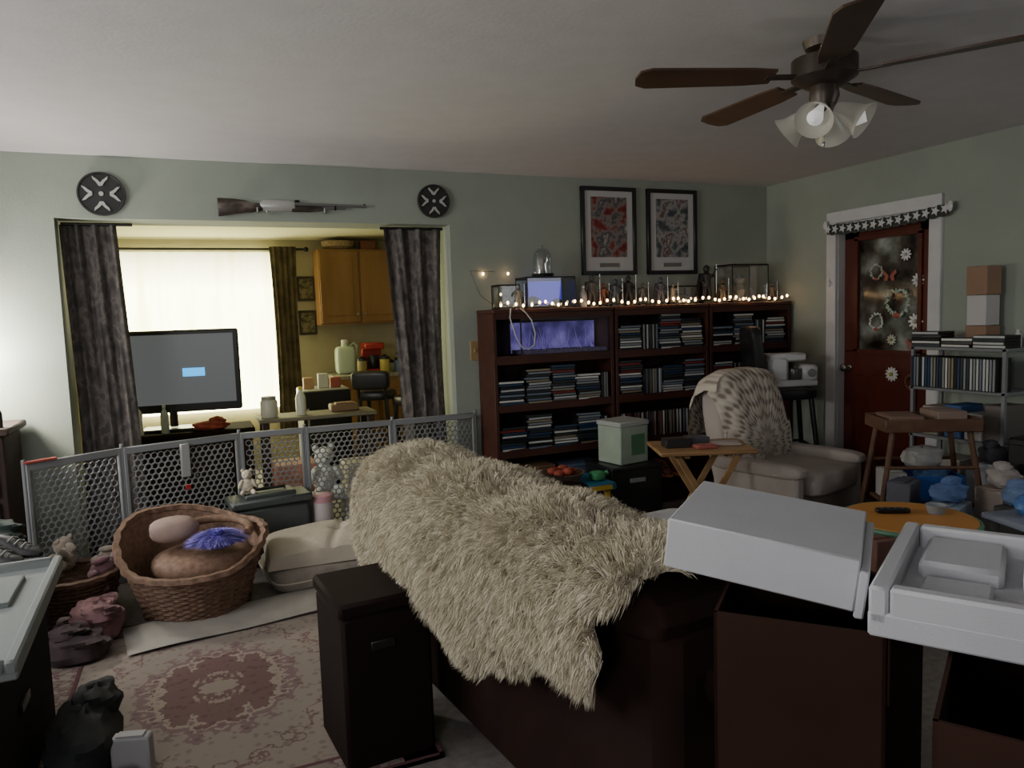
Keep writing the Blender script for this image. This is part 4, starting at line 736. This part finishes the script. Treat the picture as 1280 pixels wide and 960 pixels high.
t=thing('blue_bin','bright blue plastic bin on lower shelf of tray stand','bin',st(.06,0,.352),SRZ); q=MB(); q.prism([(-.13,-.09),(.13,-.09),(.13,.09),(-.13,.09)],0,.01)
for sx in(-1,1): q.box((sx*.13,0,.07),(.01,.2,.14),.003)
for sy in(-1,1): q.box((0,sy*.095,.07),(.26,.01,.14),.003)
q.build('bin_body',mat('bluebin',(.03,.10,.36),.35),t)
tag(MB().pil((0,0,.04),(.2,.14,.09),.8,.8,wob=.2).build('blue_cloth',mat('blc',(.1,.2,.42),.9,var=.3),loc=st(.06,0,.45)),'crumpled blue cloth heaped in the blue bin','cloth')
tag(MB().pil((0,0,.05),(.22,.16,.12),.7,.7,wob=.15).build('white_paper',mat('whc',(.4,.4,.39),.9,var=.2),loc=st(.0,-.02,.54)),'pale crumpled paper on top of the blue cloth','paper')
tag(MB().box((0,0,.08),(.1,.2,.16),.005).box((0,0,.163),(.08,.12,.005)).build('white_box',mat('wbx',(.5,.5,.48)),loc=st(-.16,0,.352),rz=SRZ),'white box on lower shelf left of the blue bin','box')
for k,(dx,dy,c,s,lab) in enumerate(((-.12,.0,(.22,.13,.1),(.18,.22,.06),'brown book lying on left of wooden tray stand top'),(.12,.02,(.28,.2,.16),(.16,.2,.08),'tan box lying on right of wooden tray stand top'))): tag(MB().box((0,0,s[2]/2),s,.004).box((0,0,s[2]+.001),(s[0]*.6,s[1]*.5,.002)).build('tray_item',mat('tri%d'%k,c),loc=st(dx,dy,.771),rz=SRZ+.1*k),lab,'book' if k==0 else 'box')
for k,(x,y,c,s,lab) in enumerate(((3.36,2.97,(.42,.41,.4),(.16,.12,.3),'white carton on floor left of tray stand'),(3.54,2.60,(.25,.3,.38),(.2,.16,.42),'bluish grey box on floor in front of tray stand'),(3.82,2.50,(.40,.33,.28),(.2,.18,.48),'tan box on floor in front of tray stand at right'),(4.03,2.70,(.42,.42,.45),(.14,.14,.55),'tall pale box on floor between tray stand and black cabinet'),(3.68,2.32,(.06,.055,.055),(.18,.16,.44),'black box on floor before the tan box'),(3.22,2.74,(.3,.15,.12),(.16,.14,.25),'small rust coloured box behind the orange table'),(3.48,2.82,(.10,.10,.13),(.16,.12,.5),'dark upright box on floor before left legs of tray stand'))):
    tag(MB().box((0,0,s[2]/2),s,.006).box((0,0,s[2]+.004),(s[0]*1.04,s[1]*.5,.006),.002).build('clutter_box',mat('cl%d'%k,c),loc=(x,y,0),rz=random.uniform(-.4,.4)),lab,'box')
for k,(x,y,z,c,s,lab) in enumerate(((3.54,2.60,.434,(.12,.2,.42),.13,'crumpled blue cloth on the bluish grey box'),(3.82,2.50,.494,(.4,.36,.34),.13,'crumpled cream cloth on the tan box'),(3.68,2.32,.454,(.16,.24,.42),.12,'crumpled pale blue bag on the black box'),(4.03,2.70,.564,(.05,.05,.06),.11,'black crumpled bag on the tall pale box'))):
    tag(MB().pil((0,0,.04),(s*1.3,s*1.1,.09),.6,.7,wob=.15).pil((.02,0,.09),(s*.7,s*.6,.06),.7,.8,wob=.2).build('cloth_heap',mat('ch%d'%k,c,.85,var=.3),loc=(x,y,z),rz=k),lab,'cloth')
t=thing('black_cabinet','black cabinet at far right edge beside the rack','cabinet',(4.22,2.34,0)); MB().box((0,0,.36),(.5,.5,.72),.01).build('cabinet_body',BLACK,t); dd=MB().box((-.26,0,.36),(.02,.46,.66),.004).build('cabinet_door',BLACK,t); MB().box((-.275,.15,.4),(.01,.015,.1)).build('handle',METAL,dd)
for k,(y,c,s,lab) in enumerate(((2.5,(.12,.2,.4),(.16,.1,.08),'small blue box on top of black cabinet at right edge'),(2.3,(.5,.5,.5),(.2,.16,.05),'white box on top of black cabinet at right edge'))): tag(MB().box((0,0,s[2]/2),s,.005).box((0,0,s[2]+.002),(s[0]*.7,s[1]*.6,.004)).build('top_box',mat('tbx%d'%k,c),loc=(4.12,y,.722),rz=.2*k),lab,'box')
p=az(1136,646,.5); t=thing('activity_table','round orange table top with green rim and marker','table',(p.x,p.y,0)); ORG=mat('orange_plastic',(.62,.28,.07),.4); GRN=mat('green_plastic',(.10,.27,.16),.4)
MB().lathe([(0,.48),(.27,.48),(.275,.49),(.27,.50),(0,.50)],n=48).build('tabletop',ORG,t); MB().tube([(.277*math.cos(i*PI/24),.277*math.sin(i*PI/24),.487) for i in range(48)],.012,8,closed=True).build('rim',GRN,t)
for k in range(4): a=PI/4+k*PI/2; MB().cyl((.17*math.cos(a),.17*math.sin(a),.48),(.2*math.cos(a),.2*math.sin(a),0),.022).build('leg',GRN,t)
m_=az(1116,636,.52); t=thing('remote_control','black remote control lying on the orange table','remote',(m_.x,m_.y,.501),R(-30)); MB().pil((0,0,.012),(.15,.04,.024),.4,.4).build('remote_body',BLACK,t); q=MB()
for i in range(4):
    for j in(-1,0,1): q.pil((-.05+i*.03,j*.01,.024),(.008,.006,.004),n=8,mm=4)
q.build('buttons',GREYP,t)
tag(MB().lathe([(0,0),(.035,0),(.045,.04),(.04,.04),(.03,.006),(0,.005)],n=20).build('small_bowl',mat('greybowl',(.3,.33,.36)),loc=(p.x+.15,p.y-.02,.501)),'small grey bowl on right side of orange table','bowl')
t=thing('side_table','blue grey table at right edge next to orange table','table',(3.42,1.98,0),R(-15)); BG=mat('bluegrey',(.27,.30,.38),.6); MB().box((0,0,.48),(.46,.4,.03),.012).build('tabletop',BG,t)
for sx in(-1,1):
    for sy in(-1,1): MB().cyl((sx*.19,sy*.16,.47),(sx*.2,sy*.17,0),.02).build('leg',GREYP,t)
t=thing('plastic_bag','crumpled blue plastic bag at back of blue grey table','bag',(3.38,2.08,.496)); MB().pil((0,0,.05),(.15,.12,.1),.8,.8,wob=.15).build('bag_body',mat('bluebag',(.08,.2,.5),.4),t); MB().pil((0,0,.11),(.05,.04,.05),wob=.2).build('knot',mat('bluebag2',(.3,.35,.5),.4),t)
# ---------------- foreground boxes & foam ----------------
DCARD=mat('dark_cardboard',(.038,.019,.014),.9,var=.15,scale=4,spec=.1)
B1=(1.0,1.02); B2=(1.175,.628)
def near_stack(c,d,h1,h2,labs,rz):
    t=carton(labs[0],(c[0],c[1],0),(d[0],d[1],h1),rz,DCARD)
    t=thing('cardboard_box',labs[1],'box',(c[0],c[1],h1+.003),rz); q=MB(); wl=.006
    q.box((0,0,.005),(d[0],d[1],.01))
    for sx in(-1,1): q.box((sx*(d[0]/2-wl/2),0,h2/2),(wl,d[1],h2))
    for sy in(-1,1): q.box((0,sy*(d[1]/2-wl/2),h2/2),(d[0],wl,h2))
    q.build('box_body',DCARD,t); MB().box((d[0]/2+.004,0,h2-.06),(.004,d[1]*.98,.12),.001).build('flap',DCARD,t)
    return t
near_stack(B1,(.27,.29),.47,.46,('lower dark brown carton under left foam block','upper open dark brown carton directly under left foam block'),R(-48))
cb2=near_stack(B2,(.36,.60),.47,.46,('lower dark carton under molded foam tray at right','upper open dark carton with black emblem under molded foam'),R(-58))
MB().lathe([(0,-.001),(.07,-.001),(.07,.001),(0,.001)],(-.185,-.05,.3),32,Ry(90)).build('printed_mark',BLACK,cb2)
FOAM=mat('styrofoam',(.54,.55,.58),.85,var=.03,bump=.1,bscale=260,spec=.2)
t=thing('foam_block','white styrofoam packing slab tilted on left carton','foam block',(1.005,1.12,.965)); t.rotation_euler=(R(2),R(7),R(-50))
MB().box((0,0,.045),(.33,.29,.095),.003).build('slab_body',FOAM,t); MB().box((.173,0,.03),(.016,.29,.085),.003).build('slab_end_lip',FOAM,t)
t=thing('foam_tray','white molded styrofoam tray with shallow square hollows at right','foam tray',(1.245,.705,.945),R(-58)); q=MB(); q.box((0,0,.02),(.52,.41,.04),.004)
for sx in(-1,1): q.box((sx*.245,0,.05),(.028,.41,.06),.005)
for sy in(-1,1): q.box((0,sy*.19,.05),(.46,.028,.06),.005)
q.build('tray_body',FOAM,t)
for x in(-.15,.0,.15): MB().box((x,.075,.052),(.125,.17,.035),.010).build('molded_lug',FOAM,t); MB().box((x,-.09,.046),(.10,.10,.022),.008).build('molded_lug',FOAM,t)
# ---------------- ceiling fan ----------------
fan=thing('ceiling_fan','brown bladed ceiling fan with frosted glass light shades','ceiling fan',(2.28,2.22,2.46)); BRZ=mat('bronze',(.07,.055,.045),.4,.6); BLD=wood('blade_wood','#3a2820','#5a4232',2,.4,(.3,1,1))
MB().lathe([(0,0),(.08,0),(.07,-.03),(.03,-.05),(0,-.05)],n=28).build('ceiling_mount',BRZ,fan); MB().lathe([(0,-.05),(.06,-.05),(.12,-.07),(.12,-.14),(.07,-.17),(0,-.17)],n=32).build('motor_housing',BRZ,fan)
for k in range(5):
    a=R(88+72*k); T=Matrix.Rotation(a,4,'Z')@Matrix.Translation((0,0,-.13))@Rx(10)
    bl=MB().prism([(.2,-.05),(.3,-.062),(.68,-.072),(.72,-.05),(.73,0),(.72,.05),(.68,.072),(.3,.062),(.2,.05)],-.004,.004,T).build('blade',BLD,fan); MB().add(*boxvf((.16,0,-.004),(.14,.035,.008)),T).build('blade_bracket',BRZ,bl)
MB().lathe([(0,-.17),(.05,-.17),(.055,-.21),(.03,-.27),(0,-.275)],n=24).build('light_kit',BRZ,fan)
FG=mat('frosted_glass',(.40,.38,.32),.35,emit=.04,ecol=(1,.95,.85))
for k in range(4):
    a=R(30+90*k); T=Matrix.Rotation(a,4,'Z')@Matrix.Translation((.045,0,-.255))@Ry(-56)@Rx(180)
    sh=MB().lathe([(.022,0),(.03,.02),(.042,.06),(.05,.09),(.07,.12)],n=24,T=T,cap=False).build('glass_shade',FG,fan); MB().lathe([(.012,.0),(.02,.05),(.03,.10),(.0,.13)],n=16,T=T).build('bulb',mat('bulbw',(.8,.8,.78),.3,emit=.4),sh)
MB().cyl((.0,0,-.27),(0,0,-.38),.0015).pil((0,0,-.385),(.012,.012,.02)).build('pull_chain',METAL,fan)
# ---------------- lights ----------------
def area(name,loc,tgt,sx,sy,e,c):
    l=bpy.data.lights.new(name,'AREA'); l.shape='RECTANGLE'; l.size=sx; l.size_y=sy; l.energy=e; l.color=c; o=bpy.data.objects.new(name,l); col.objects.link(o); o.location=loc; o.rotation_euler=(Vector(tgt)-Vector(loc)).to_track_quat('-Z','Y').to_euler(); return o
area('left_fill_light',(-2.45,2.6,1.8),(2,3.4,1.3),1.6,1.1,54,(1,.99,.97))  # added fill for room ambient; the left wall has no window
area('right_fill_light',(4.35,.5,1.9),(2.2,3.6,1.2),1.2,.9,10,(.97,.97,1))  # added weak fill from the right, no window behind it
area('ceiling_fill_light',(-1.2,-.4,1.5),(-.2,1.2,2.46),.8,.8,24,(1,.97,.98))  # added upward fill to brighten the ceiling, no fixture modelled
W=bpy.data.worlds.new('world'); bpy.context.scene.world=W; W.use_nodes=True; W.node_tree.nodes['Background'].inputs[0].default_value=(.8,.85,.7,1); W.node_tree.nodes['Background'].inputs[1].default_value=.5
print('dvds',cnt)
